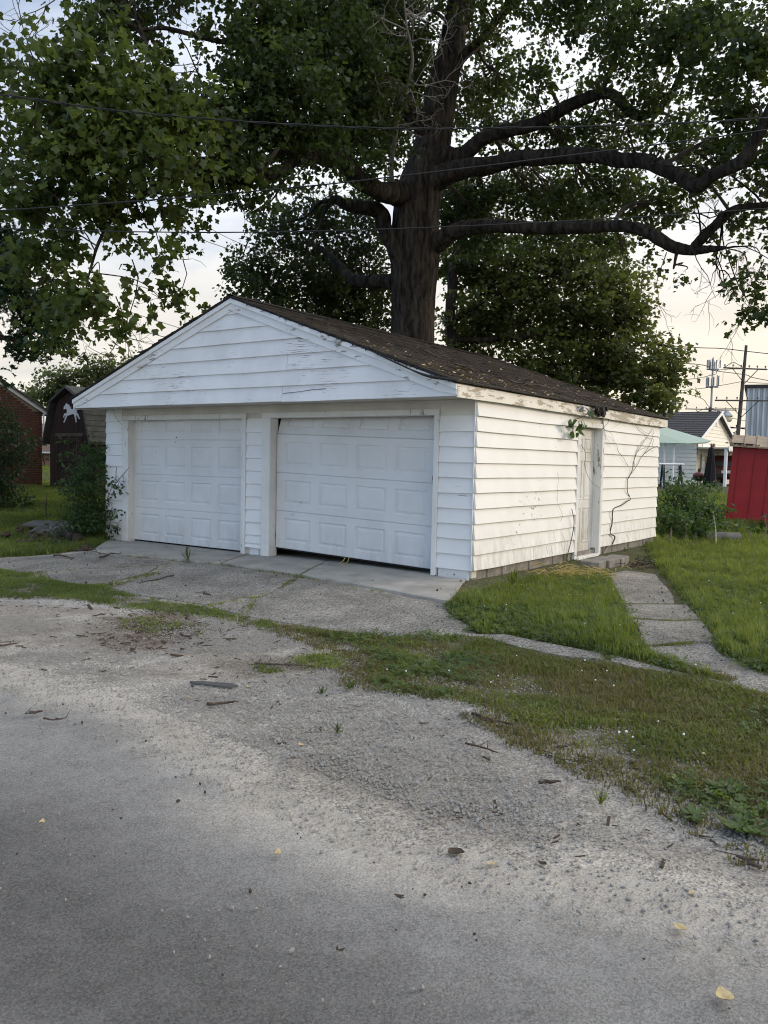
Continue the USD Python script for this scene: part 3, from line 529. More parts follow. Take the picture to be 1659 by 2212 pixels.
def door_section(x0, x1, zb, zt, yf, n=4, tilt=0.0):
    """A pressed steel section with n raised panels; returns a mesh in garage coordinates."""
    w, h = x1 - x0, zt - zb; V, F = [], []
    def quad4(pts): k = len(V); V.extend(pts); F.append([k, k + 1, k + 2, k + 3])
    mx, my = w * 0.055, h * 0.19; pw = (w - mx * 2 - (n - 1) * w * 0.055) / n; xs = [0.0]
    for i in range(n): a = mx + i * (pw + w * 0.055); xs += [a, a + pw]
    xs.append(w); ys = [0.0, my, h - my * 0.95, h]
    for i in range(len(xs) - 1):
        for j in range(3):
            if i % 2 == 1 and j == 1:
                rings = [(0, 0), (0.012, 0.014), (0.026, 0.014), (0.055, 0.001)]; pr = None
                for ins, dep in rings:
                    c = [(xs[i] + ins, ys[1] + ins, dep), (xs[i + 1] - ins, ys[1] + ins, dep), (xs[i + 1] - ins, ys[2] - ins, dep), (xs[i] + ins, ys[2] - ins, dep)]
                    if pr:
                        for k in range(4): quad4([pr[k], pr[(k + 1) % 4], c[(k + 1) % 4], c[k]])
                    pr = c
                quad4(pr)
            else: quad4([(xs[i], ys[j], 0), (xs[i + 1], ys[j], 0), (xs[i + 1], ys[j + 1], 0), (xs[i], ys[j + 1], 0)])
    e, t = 0.007, 0.045
    quad4([(0, h, 0), (w, h, 0), (w, h + e, 0.016), (0, h + e, 0.016)]); quad4([(0, h + e, .016), (w, h + e, .016), (w, h + e, t), (0, h + e, t)])
    quad4([(0, -e, t), (w, -e, t), (w, -e, .014), (0, -e, .014)]); quad4([(0, -e, .014), (w, -e, .014), (w, 0, 0), (0, 0, 0)])
    quad4([(0, 0, t), (0, 0, 0), (0, h, 0), (0, h, t)]); quad4([(w, 0, 0), (w, 0, t), (w, h, t), (w, h, 0)]); quad4([(w, 0, t), (0, 0, t), (0, h, t), (w, h, t)])
    v = np.array(V); f = np.array(F); y = v[:, 2].copy(); z = v[:, 1].copy()
    if tilt: c, s = math.cos(tilt), math.sin(tilt); y, z = y * c + z * s, z * c - y * s
    return np.stack([x0 + v[:, 0], yf + y, zb + z], 1), f
def garage_door(x0, x1, bottoms, gaps, label, tilt_top=0.0, skew=(0.0, 0.0)):
    d = sub('garage_door', garage, label)
    for i, (a, b) in enumerate(zip(bottoms[:-1], bottoms[1:])):
        v, f = door_section(x0, x1, a + 0.006, b - 0.006 - gaps[i] * .5, 0.105 + (0.012 if i == 3 and tilt_top else 0), tilt=tilt_top if i == 3 else 0.0)
        s = (v[:, 0] - x0) / (x1 - x0); v[:, 2] += skew[0] * (1 - s) + skew[1] * s
        obj('door_section', (v, f), M['gdoor'], d, smooth=25)
    sb = MB().tube([(x0, 0.128, bottoms[0] - 0.006 + skew[0]), (x1, 0.128, bottoms[0] - 0.006 + skew[1])], 0.016, 6); obj('bottom_seal', sb.mesh(), M['dark'], d)
    return d
dl = garage_door(A4 + 0.012, A3 - 0.008, [0.035, 0.585, 1.135, 1.70, 2.25], [0.004, 0.004, 0.005, 0.004], 'closed left garage door of four panelled sections')
obj('door_screw', MB().tube([(-5.5, 0.098, 1.74), (-5.5, 0.110, 1.74)], 0.010, 8).mesh(), M['metal_dark'], dl); obj('door_screw', MB().tube([(-5.52, 0.099, 1.665), (-5.52, 0.110, 1.665)], 0.007, 8).mesh(), M['metal_dark'], dl)
dr = garage_door(A2 + 0.014, A1 - 0.012, [0.02, 0.565, 1.115, 1.675, 2.20], [0.004, 0.004, 0.018, 0.004], 'crooked right garage door, raised at one side with a dark gap beneath', tilt_top=0.30, skew=(0.125, 0.045))
lk = MB().box((A1 - 0.075, 0.070, 1.20), (A1 - 0.03, 0.104, 1.25), .004); lk.box((A1 - 0.062, 0.060, 1.145), (A1 - 0.042, 0.1035, 1.265), .003); obj('lock', lk.mesh(), M['metal_dark'], dr)
lp = spline([(-2.04, 0.10, 0.10), (-2.06, 0.07, 0.05), (-2.07, 0.02, 0.025), (-1.99, 0.01, 0.025), (-1.965, 0.06, 0.05), (-1.98, 0.10, 0.10)], 8); obj('rope_loop', MB().tube(lp, 0.007, 6).mesh(), M['straw'], dr)
# gable: the boards, rake boards, soffit

def gx(z, off=0.0): return (ZR - off - z) / KR
rows = [ZG + k * 0.2035 for k in range(7)]
for r, z in enumerate(rows):
    h = min(0.2035 + 0.012, ZR - 0.10 - z); off = 0.045; XE = W_ / 2 + OS - .004; x0, x1 = XM - min(gx(z, off), XE), XM + min(gx(z, off), XE); c = min(gx(z, off), XE) - gx(z + h, off); J = np.random.default_rng(70 + r).normal(0, 0.004, 4)
    if h < 0.03: continue
    cm = min(c, (x1 - x0) / 2 - 0.005)
    breaks = {0: [-1.62], 2: [-1.58]}.get(r, [])
    if breaks:
        b = XM + (breaks[0] + 1.62) + (0.0 if r == 0 else 0.04) + 0.95
        obj('gable_board', lap((x0, yg, z), (b - 0.003, yg, z), fr, h, cut0=cm, seed=400 + r, dz1=J[0]), M['gable'], garage)
        obj('gable_board', lap((b + 0.003, yg, z), (x1, yg, z), fr, h, cut1=cm, seed=430 + r, dz0=J[1] - 0.010 * (r == 0)), M['gable'], garage)
        if r == 0: obj('crack_line', MB().tube([(b + 0.02, yg - 0.020, z + 0.105), (b + 0.3, yg - 0.019, z + 0.118), (b + 0.55, yg - 0.018, z + 0.14), (b + 0.75, yg - 0.0175, z + 0.143)], 0.0032, 4).mesh(), M['dark'], garage)
    else: obj('gable_board', lap((x0, yg, z), (x1, yg, z), fr, h, cut0=cm, cut1=cm, seed=400 + r, dz0=J[2], dz1=J[3]), M['gable'], garage)
obj('gable_back', prism([(XL + .08, ZG + .01), (XR - .08, ZG + .01), (XR - .45, ZG + .10), (XM, ZR - .06), (XL + .45, ZG + .10)], yg + .003, yg + .02, 'xz'), M['soffit'], garage)
def rake(sgn, d0, d1, y0, y1, name='rake_board', mat='rake', xe=None, wav=0.0):
    """A board along the roof edge between depths d0 and d1 below the roof line."""
    xe = (W_ / 2 + OS) if xe is None else xe; n = 14; V = []
    for i in range(n + 1):
        s = xe * i / n; zt = ZR - KR * s + wav * math.sin(9.7 * i) * 0.4
        for yy in (y0, y1):
            for dd in (d0, d1): V.append((XM + sgn * s, yy, max(zt - dd, ZG + 0.012)))
    V = np.array(V); F = []
    for i in range(n):
        a, b = i * 4, i * 4 + 4
        for p, q in ((0, 1), (1, 3), (3, 2), (2, 0)): F.append([a + p, a + q, b + q, b + p])
    F.append([0, 2, 3, 1]); F.append([n * 4, n * 4 + 1, n * 4 + 3, n * 4 + 2])
    F = np.array(F); F = np.vstack([F[:, [0, 1, 2]], F[:, [0, 2, 3]]])
    return obj(name, (V, F if sgn > 0 else F[:, ::-1]), M[mat], garage)
for sgn in (-1, 1):
    rake(sgn, 0.042, 0.165, yg - 0.034, yg + 0.0); rake(sgn, 0.0, 0.060, yg - 0.056, yg - 0.036, wav=0.002)
obj('soffit', MB().box((XL + 0.05, yg + 0.022, ZG + 0.008), (XR - 0.03, 0.008, ZG + 0.022)).mesh(), M['soffit'], garage)
obj('soffit', MB().box((-0.006, 0.02, ZG + 0.012), (XR - 0.022, YB, ZG + 0.022)).mesh(), M['soffit'], garage)
# long fascias, in two lengths
for x0, x1, mt in ((XR - 0.02, XR, 'fascia'), (XL, XL + 0.02, 'fascia')):
    for y0, y1 in ((yg - 0.03, 3.05), (3.056, YB)):
        b = MB(); n = 10; ys = np.linspace(y0, y1, n + 1); V = []
        for i, yy in enumerate(ys):
            s = 0.004 * math.sin(yy * 2.1) - 0.006 * (yy > 3 and yy < 3.6)
            for xx in (x0, x1):
                for zz_ in (ZG - 0.012 + s, ZE + 0.006 + s * 0.5): V.append((xx, yy, zz_))
        F = []
        for i in range(n):
            a, c = i * 4, i * 4 + 4
            for p, q in ((0, 1), (1, 3), (3, 2), (2, 0)): F.append([a + p, c + p, c + q, a + q])
        F += [[0, 1, 3, 2], [n * 4, n * 4 + 2, n * 4 + 3, n * 4 + 1]]; b.add(V, F)
        obj('fascia_board', b.mesh(), M[mt], garage)
# roof: boarding, then shingles row by row
roof = sub('roof', garage)
sl = math.hypot(1, KR)
deck = prism([(XL - 0.01, ZE + 0.004), (XM, ZR + 0.004), (XR + 0.01, ZE + 0.004), (XR + 0.01, ZE + 0.026), (XM, ZR + 0.028), (XL - 0.01, ZE + 0.026)], yg - 0.060, YB, 'xz')
obj('roof_deck', deck, M['tar'], roof)
SLW = (W_ / 2 + OS + 0.03) * sl; expo = 0.145; tabs = []
rs = np.random.default_rng(12)
for row in range(int(SLW / expo) + 1):
    y = yg - 0.075 - (0.165 if row % 2 else 0.0)
    while y < YB + 0.03:
        y0, y1 = max(y, yg - 0.075 + rs.uniform(-.012, .012)), min(y + 0.327, YB + 0.03); y += 0.33
        if y1 - y0 > 0.05: tabs.append((row, y0, y1))
def tab(row, y0, y1, sgn):
    s0 = SLW - row * expo + rs.normal(0, .004); s1 = max(s0 - expo - 0.03, 0.0); lift = 0.014 + rs.uniform(0, 0.008) + (rs.random() < 0.12) * rs.uniform(0.005, 0.02)
    V = []
    for s, t0, t1 in ((s0, 0.002, lift), (s1, 0.000, 0.006)):
        for yy in (y0, y1):
            for t in (t0, t1 + rs.normal(0, .0015)):
                xx = s / sl; V.append((XM + sgn * (xx + t * KR / sl), yy, ZR + 0.026 - KR * xx + t / sl))
    f = np.array([[0, 1, 3, 2], [4, 6, 7, 5], [0, 4, 5, 1], [2, 3, 7, 6], [0, 2, 6, 4], [1, 5, 7, 3]]); F = np.vstack([f[:, [0, 1, 2]], f[:, [0, 2, 3]]])
    return np.array(V), F if sgn < 0 else F[:, ::-1]
cl = np.array([5.0, -8.93]); tabs.sort(key=lambda t: (XM + (SLW - t[0] * expo) / sl - cl[0]) ** 2 + (t[1] - cl[1]) ** 2)
rest = MB()
for k, t in enumerate(tabs):
    me = tab(*t, 1)
    if k < 300: obj('shingle', me, M['shingle'], roof)
    else: rest.add(*me)
for t in tabs: rest.add(*tab(*t, -1))
obj('shingles', rest.mesh(), M['shingle'], roof, kind='stuff')
cap = MB(); yy = yg - 0.07
while yy < YB:
    cap.add(np.array([(XM - .15, yy, ZR + .052 - .15 * KR), (XM, yy, ZR + .062), (XM + .15, yy, ZR + .052 - .15 * KR), (XM - .15, yy + .16, ZR + .046 - .15 * KR), (XM, yy + .16, ZR + .054), (XM + .15, yy + .16, ZR + .046 - .15 * KR)]), [[0, 1, 4, 3], [1, 2, 5, 4]]); yy += 0.15
obj('ridge_cap', cap.mesh(), M['shingle'], roof)
# ragged felt hanging at the rake edge and at the torn corner
fl = MB(); rt = np.random.default_rng(3)
for k in range(60):
    s = rt.uniform(0.3, W_ / 2 + OS); xx = XM + s; z = ZR + 0.03 - KR * s; d = rt.uniform(.01, .035); fl.add([(xx, yg - .078, z), (xx + .07, yg - .08, z - .07 * KR), (xx + .04, yg - .081, z - d - .03)], [[0, 2, 1]])
fl.tube(spline([(XR - 1.25, yg - .085, ZE + 0.46), (XR - .8, yg - .10, ZE + .27), (XR - .4, yg - .10, ZE + .11), (XR - .05, yg - .09, ZE + .045), (XR + .02, yg + .1, ZE + .03)], 6), np.array([.012, .018, .02, .022, .026, .028, .03, .028, .026, .025, .03, .035, .04, .045, .05, .045, .045, .05, .05, .045, .04, .035, .03, .03, .02]) * .42, 6)
obj('torn_felt', fl.mesh(), M['tar'], roof, kind='stuff')

# side door in its frame
sdoor = sub('side_door', garage, 'narrow grey-white panelled side door, stained near the sill')
obj('door_trim', MB().box((-0.10, B1 - 0.085, 0.0), (0.034, B1, BZ), 0.005).mesh(), M['trim'], garage); obj('door_trim', MB().box((-0.14, B2, 0.0), (0.040, B2 + 0.085, BZ + .05), 0.005).mesh(), M['trim'], garage)
obj('door_head_trim', MB().box((-0.1395, B1 - 0.082, BZ), (0.036, B2 - .002, BZ + 0.075), 0.005).mesh(), M['trim'], garage)
obj('door_stop', MB().box((-0.10, B2 - 0.03, 0.03), (-0.06, B2 - .001, BZ - .002)).mesh(), M['trim'], garage)
lw = B2 - B1 - 0.045
b = MB().box((-0.125, B1 + 0.012, 0.035), (-0.085, B1 + lw, BZ - 0.012)); obj('door_leaf', b.mesh(), M['sdoor'], sdoor)
for (u0, u1) in ((0.13, 0.45), (0.55, 0.87)):
    for z0, z1 in ((0.22, 0.78), (0.90, 1.52), (1.64, 1.86)):
        y0, y1 = B1 + u0 * lw, B1 + u1 * lw; q = MB()
        for a0, a1, c0, c1 in ((y0, y1, z0, z0 + .022), (y0, y1, z1 - .022, z1), (y0, y0 + .022, z0 + .0225, z1 - .0225), (y1 - .022, y1, z0 + .0225, z1 - .0225)): q.box((-0.088, a0, c0), (-0.076, a1, c1), 0.005)
        q.box((-0.088, y0 + .05, z0 + .05), (-0.079, y1 - .05, z1 - .05), .004); obj('door_panel', q.mesh(), M['sdoor'], sdoor)
obj('door_knob', MB().tube([(-0.088, B1 + .07, 0.95), (-0.05, B1 + .07, .95), (-0.045, B1 + .07, .95), (-0.02, B1 + .07, .95)], [.008, .008, .024, .018], 8).mesh(), M['metal_grey'], sdoor)
obj('door_sill', MB().box((-0.14, B1 + 0.001, -0.045), (0.05, B2 - .001, 0.028), 0.006).mesh(), M['trim'], garage)
# torn fascia bits, old lamp bracket and cable ends over the side door
br = MB(); p = plane_pt(1262, 886, px=XR + .02)
br.tube(spline([p + (0, -.25, -.02), p + (.03, -.16, .05), p + (.05, -.05, .03), p + (.04, .06, .0), p + (.05, .14, -.13)], 5), .012, 6); br.box(p + (-.03, -.14, -.02), p + (.05, -.02, .05), .01)
obj('lamp_bracket', br.mesh(), M['metal_grey'], garage)
rb = MB(); p = plane_pt(1296, 893, px=XR + .02); r4 = np.random.default_rng(44)
for k in range(26):
    q = p + r4.normal(0, 1, 3) * (.03, .12, .045); rb.box(q - r4.uniform(.01, .045, 3), q + r4.uniform(.01, .045, 3))
obj('torn_flashing', rb.mesh(), M['tar'], garage)

# ------------------------------------------------------------------ trees
def fold(poly, fold_=0.25, curl=0.18, mid=0.42):
    """A leaf: outline of its right half from stalk to tip (x out, y along), mirrored, folded along the midrib and curled."""
    r = np.array(poly, float); l = r[1:-1][::-1] * [-1, 1]; o = np.vstack([r, l]); o = np.vstack([[(0, mid)], o])
    z = fold_ * np.abs(o[:, 0]) - curl * o[:, 1] ** 2; n = len(o)
    return np.column_stack([o, z]), np.array([[0, k, k % (n - 1) + 1] for k in range(1, n)])
TULIP = fold([(0, 0), (.30, -.02), (.50, .22), (.33, .46), (.40, .86), (0.0, .74)])
MAPLE = fold([(0, 0), (.34, -.06), (.22, .22), (.58, .34), (.30, .58), (.10, .62), (0, 1.0)], 0.2, 0.25)
OVAL = fold([(0, 0), (.20, .22), (.26, .5), (.14, .8), (0, 1.0)], 0.35, 0.2)
NARROW = fold([(0, 0), (.10, .25), (.12, .5), (.07, .8), (0, 1.0)], 0.4, 0.35)
def rotm(e):
    cx, sx, cy, sy, cz, sz = (f(a) for a in e for f in (math.cos, math.sin))
    return np.array([[cz, -sz, 0], [sz, cz, 0], [0, 0, 1]]) @ np.array([[cy, 0, sy], [0, 1, 0], [-sy, 0, cy]]) @ np.array([[1, 0, 0], [0, cx, -sx], [0, sx, cx]])
def spray(leaf, n, size, spread, seed, droop=0.5, flat=0.7):
    r = np.random.default_rng(seed); b = MB(); v, f = leaf
    for k in range(n):
        d = r.normal(0, 1, 3); d /= np.linalg.norm(d); p = d * spread * r.uniform(.25, 1) * [1, 1, flat]
        az = math.atan2(d[1], d[0]) - math.pi / 2 + r.normal(0, .7)
        R = rotm((-droop + r.normal(0, .55), r.normal(0, .45), az)); s = size * r.uniform(.62, 1.25)
        b.add(p + (v * s) @ R.T, f)
    return b.mesh()
def limb_mesh(pts, k=10, knob=0.05, seed=0, n=7):
    """pts: rows of picture x, y, radius in picture units, depth -> a tapering limb."""
    P = np.array([[*at(x, y, d), .88 * r * d / F_PX] for x, y, r, d in pts]); S = spline(P, n); S[1:-1, :3] += (np.stack([meshkit.noise(np.column_stack([S[:, 0] * 1.3, S[:, 1] * 1.3, S[:, 2] * 1.3 + 9 * q_]), seed + q_) for q_ in range(3)], 1)[1:-1] - .5) * np.minimum(S[1:-1, 3:], .16) * 1.5
    V, F = tube(S[:, :3], np.maximum(S[:, 3], 0.004), k); rad = np.repeat(S[:, 3], k)[:, None]
    c = np.repeat(S[:, :3], k, 0); V2 = c + (V - c) * (1 + knob * 5 * (meshkit.noise(V / np.maximum(rad, .02) * 0.6 + seed, seed) - 0.5)[:, None])
    return (V2, F), S
GROW = 1.15
class Crown:
    """Foliage of one tree: sprays of leaves spread through uneven masses, with twigs that carry them."""
    def __init__(self, skel, seed): self.skel, self.r, self.pts, self.tw = np.vstack(skel), np.random.default_rng(seed), [], MB()
    def mass(self, x, y, rx, ry, d, cover, leaf, n_leaf, spread):
        r = self.r; c = at(x, y, d); k = d / F_PX; R = np.array([rx * k, 0.75 * math.sqrt(rx * ry) * k + 0.2, ry * k])
        n = max(2, int(cover * GROW * math.pi * rx * ry * k * k / (0.40 * leaf * leaf) / n_leaf))
        m = max(2, n // 6); cs = r.normal(0, 1, (m, 3)); cs /= np.linalg.norm(cs, axis=1, keepdims=True); cs *= r.uniform(0.15, 1, (m, 1)) ** 0.5
        cen = c + cs * R * 0.92; j = r.integers(0, m, n)
        self.pts.append(cen[j] + r.normal(0, 1, (n, 3)) * np.maximum(0.36 * R.mean(), spread * 0.8) * [1, 1, 0.8])
        root = self.skel[np.argmin(((self.skel[:, :3] - c) ** 2).sum(1))]; a = root[:3]; w0 = min(max(root[3] * 0.45, 0.012 if spread > .21 else .004), 0.05 if spread > .21 else .010)
        mid = (a + c) / 2 + r.normal(0, .15, 3) + [0, 0, .15]
        self.tw.tube(spline(np.array([a, mid, c]), 5), np.linspace(w0, w0 * 0.4, 11), 5)
        for q in cen[: min(m, 14)]:
            t = r.uniform(.3, 1); s = a * (1 - t) ** 2 + 2 * mid * t * (1 - t) + c * t * t
            self.tw.tube(spline(np.array([s, (s + q) / 2 + r.normal(0, .08, 3), q]), 4), np.linspace(w0 * .4, .003, 9), 4)
def bare_twigs(mb, start, direction, length, r, rad=0.012, depth=3):
    p = np.array(start, float); d = np.array(direction, float); d /= np.linalg.norm(d); pts = [p.copy()]; n = 6
    for i in range(n):
        d = d + r.normal(0, .22, 3); d /= np.linalg.norm(d); p = p + d * length / n; pts.append(p.copy())
        if depth > 0 and i > 0 and r.random() < 0.8: bare_twigs(mb, p, d + r.normal(0, .75, 3), length * r.uniform(.3, .6), r, rad * .55, depth - 1)
    mb.tube(pts, np.linspace(rad, max(rad * .35, .002), n + 1), 5 if rad > .01 else 4)

tree = thing('tulip_tree', 'huge tulip tree with thick furrowed trunk rising behind the garage', 'tree', (0, 0, 0))
TD = 20.3
trunk_pts = [(880, 1000, 72, TD), (889, 900, 51, TD), (890, 760, 47, TD), (893, 640, 47, TD), (896, 560, 52, TD), (898, 480, 50, TD), (905, 420, 48, TD), (925, 355, 44, TD), (938, 290, 37, TD), (955, 200, 32, TD), (975, 100, 27, TD), (993, 0, 24, TD), (1010, -150, 20, TD), (1030, -350, 14, TD), (1045, -560, 7, TD), (1050, -720, 2, TD)]
P = np.array([[*at(x, y, d), r * d / F_PX] for x, y, r, d in trunk_pts]); S = spline(P, 10); K = 64
V, F_ = tube(S[:, :3], S[:, 3], K); c = np.repeat(S[:, :3], K, 0); rel = V - c; ang = np.tile(np.arange(K) / K, len(S))
q = np.column_stack([np.cos(ang * 2 * np.pi) * 9 + 0.6 * np.sin(V[:, 2] * 2), np.sin(ang * 2 * np.pi) * 9, V[:, 2] * 0.55])
V = c + rel * (1 + 0.055 * (meshkit.fbm(q, 3, 2) - 0.5) * 2 + 0.06 * (meshkit.noise(V * 1.1, 8) - 0.5))[:, None]
obj('trunk', (V, F_), M['bark'], tree, smooth=True)
skel = [S[30:]]
LIMBS = [
    [(915, 555, 26, 20.2), (945, 530, 24, 20), (985, 505, 20, 19.6), (1050, 492, 17, 19), (1150, 492, 15, 18.2), (1290, 488, 14, 17.4), (1350, 487, 14, 17), (1400, 505, 15, 16.7), (1440, 530, 15, 16.5), (1490, 543, 12, 16.3), (1535, 540, 8, 16), (1567, 535, 4, 15.8)],
    [(1495, 541, 11, 16.3), (1520, 515, 12, 16.1), (1550, 480, 11, 16), (1590, 447, 10, 15.8), (1659, 436, 8, 15.4), (1760, 425, 6, 15), (1880, 380, 3, 14.6)],
    [(915, 400, 36, 20.2), (950, 382, 30, 20), (1000, 366, 24, 19.6), (1080, 346, 20, 19), (1180, 337, 19, 18.2), (1300, 340, 18, 17.2), (1400, 352, 17, 16.4), (1460, 375, 17, 15.8), (1502, 402, 17, 15.4), (1540, 380, 15, 15), (1600, 345, 16, 14.6), (1640, 290, 14, 14.3), (1668, 235, 13, 14), (1710, 130, 10, 13.6), (1760, 0, 7, 13.2), (1800, -120, 3, 13)],
    [(935, 345, 28, 20.2), (965, 335, 22, 20), (1000, 325, 19, 19.8), (1060, 296, 17, 19.5), (1130, 270, 16, 19), (1200, 240, 16, 18.6), (1270, 207, 14, 18.2), (1310, 205, 13, 18), (1350, 235, 13, 17.8), (1390, 252, 12, 17.6), (1440, 220, 8, 17.3), (1475, 140, 7, 17), (1500, 20, 5, 16.6), (1520, -80, 2, 16.4)],
    [(1300, 205, 7, 18.1), (1320, 150, 5.5, 18), (1345, 90, 4.5, 18), (1350, 10, 3.5, 18), (1362, -90, 2, 18)],
    [(905, 430, 40, 20.2), (870, 425, 32, 20), (835, 412, 24, 19.4), (790, 388, 22, 18.6), (740, 356, 20, 17.6), (690, 341, 17, 16.8), (640, 346, 15, 16), (590, 375, 12, 15.3), (540, 352, 11, 14.8), (460, 342, 10, 14.2), (395, 362, 9, 13.8), (345, 395, 8, 13.5), (305, 425, 7, 13.3), (262, 450, 5, 13.1), (215, 520, 4, 13), (190, 600, 2.5, 13)],
    [(640, 346, 12, 16), (600, 300, 10, 15.5), (520, 240, 9, 15), (420, 210, 8, 14.3), (320, 200, 7, 13.6), (220, 200, 5, 13), (120, 180, 3, 12.6), (60, 150, 1.6, 12.4)],
    [(878, 640, 24, 20.3), (855, 560, 22, 20.1), (842, 500, 20, 20), (826, 462, 19, 20), (795, 448, 17, 19.9), (750, 441, 14, 19.8), (722, 432, 10, 19.8), (700, 455, 5, 19.8), (690, 490, 3.5, 19.8), (672, 520, 2.4, 19.8)],
    [(722, 432, 5, 19.8), (690, 440, 4, 19.7), (660, 470, 3, 19.6), (620, 480, 2, 19.5)],
    [(860, 610, 22, 20.4), (830, 606, 17, 20.6), (790, 606, 15, 21), (755, 592, 13, 21.4), (725, 563, 9, 21.8), (700, 538, 7, 22), (660, 520, 4, 22.3)],
    [(930, 300, 26, 20.3), (890, 240, 20, 19.8), (830, 180, 17, 19), (760, 120, 15, 18), (700, 82, 14, 17), (655, 20, 12, 16.2), (600, -60, 8, 15.4), (540, -140, 4, 14.8)],
    [(700, 84, 9, 17), (600, 110, 8, 16), (480, 90, 6, 15), (360, 60, 5, 14.4), (300, 60, 4, 14), (230, 20, 2.5, 13.6)],
    [(330, 130, 6, 13.8), (310, 80, 5, 13.9), (295, 40, 4, 14), (280, -40, 2, 14)],
    [(960, 190, 16, 20.2), (1010, 120, 12, 20), (1080, 40, 9, 19.6), (1160, -40, 6, 19)],
]
brm, brr = MB(), np.random.default_rng(93)
for k, lm in enumerate(LIMBS):
    me, s = limb_mesh(lm, 16 if lm[0][2] > 14 else 8, seed=20 + k); obj('limb', me, M['bark'], tree, smooth=True); skel.append(s)
    for j in range(4):
        q = s[brr.integers(len(s) // 4, len(s) - 1)]; bare_twigs(brm, q[:3], brr.normal(0, .7, 3) + [0, 0, .5], brr.uniform(.9, 2.0), brr, min(max(q[3] * .35, .010), .026), 2)
obj('branchlets', brm.mesh(), M['bark'], tree, True, kind='stuff')
# knot and the bleached dead branch that rises from it
kn = trimesh.creation.icosphere(3, 1.0); kv = np.array(kn.vertices); kv = kv * (1 + .5 * (meshkit.fbm(kv * 2.2 + 4, 3, 4) - .5))[:, None] * [.24, .24, .20] + at(853, 408, 19.8)
obj('broken_knot', (kv, np.array(kn.faces)), M['bark'], tree, smooth=True)
me, s = limb_mesh([(850, 412, 4, 19.7), (849, 398, 7, 19.6), (849, 380, 6, 19.3), (849, 330, 5.5, 18.8), (853, 290, 5.5, 18.4), (858, 255, 6, 18.0), (868, 215, 5, 17.6), (884, 180, 4.5, 17.2), (893, 130, 4, 16.8), (886, 90, 3.4, 16.4), (878, 55, 2.6, 16.1), (872, -10, 1.4, 15.7)], 8, seed=3)
db = obj('dead_branch', me, M['greywood'], tree, smooth=True, label='bare bleached branch without leaves')
dt = MB(); r9 = np.random.default_rng(91)
for k in range(18):
    q = s[r9.integers(28, len(s) - 2), :3]; bare_twigs(dt, q, r9.normal(0, 1, 3) * [1, .6, .9] + [0, -.1, .1], r9.uniform(.5, 1.25), r9, 0.012, 2)
obj('dead_twigs', dt.mesh(), M['greywood'], db, kind='stuff')
bt = MB()
for (x, y, d, dx, dz, L) in ((130, -20, 13, -.5, -1, 0.8), (100, 10, 13, -.2, -1, .6), (1440, 545, 16.4, -.4, -1, 1.0), (1500, 545, 16.2, .3, -1, .9), (1560, 540, 15.9, .2, -1, 1.0), (1590, 560, 15.7, .0, -1, .9), (1650, 560, 15.4, -.6, -1.0, 1.2), (430, 140, 14.2, -.8, -.2, .7), (700, 470, 19.7, -.5, -.5, .9), (715, 440, 19.7, -.2, .8, .9), (690, 400, 19.5, -.3, -.6, 1.2), (420, 150, 14, -.6, -.5, .6),
                          (250, 640, 13.2, .2, -1, 1.0), (285, 560, 13.2, .1, -1, 1.3), (395, 560, 13.6, 0, -1, 1.1)):
    bare_twigs(bt, at(x, y, d), (dx, 0.1, dz), L * 1.25, r9, 0.010, 2)
obj('bare_twigs', bt.mesh(), M['twig'], tree, kind='stuff')
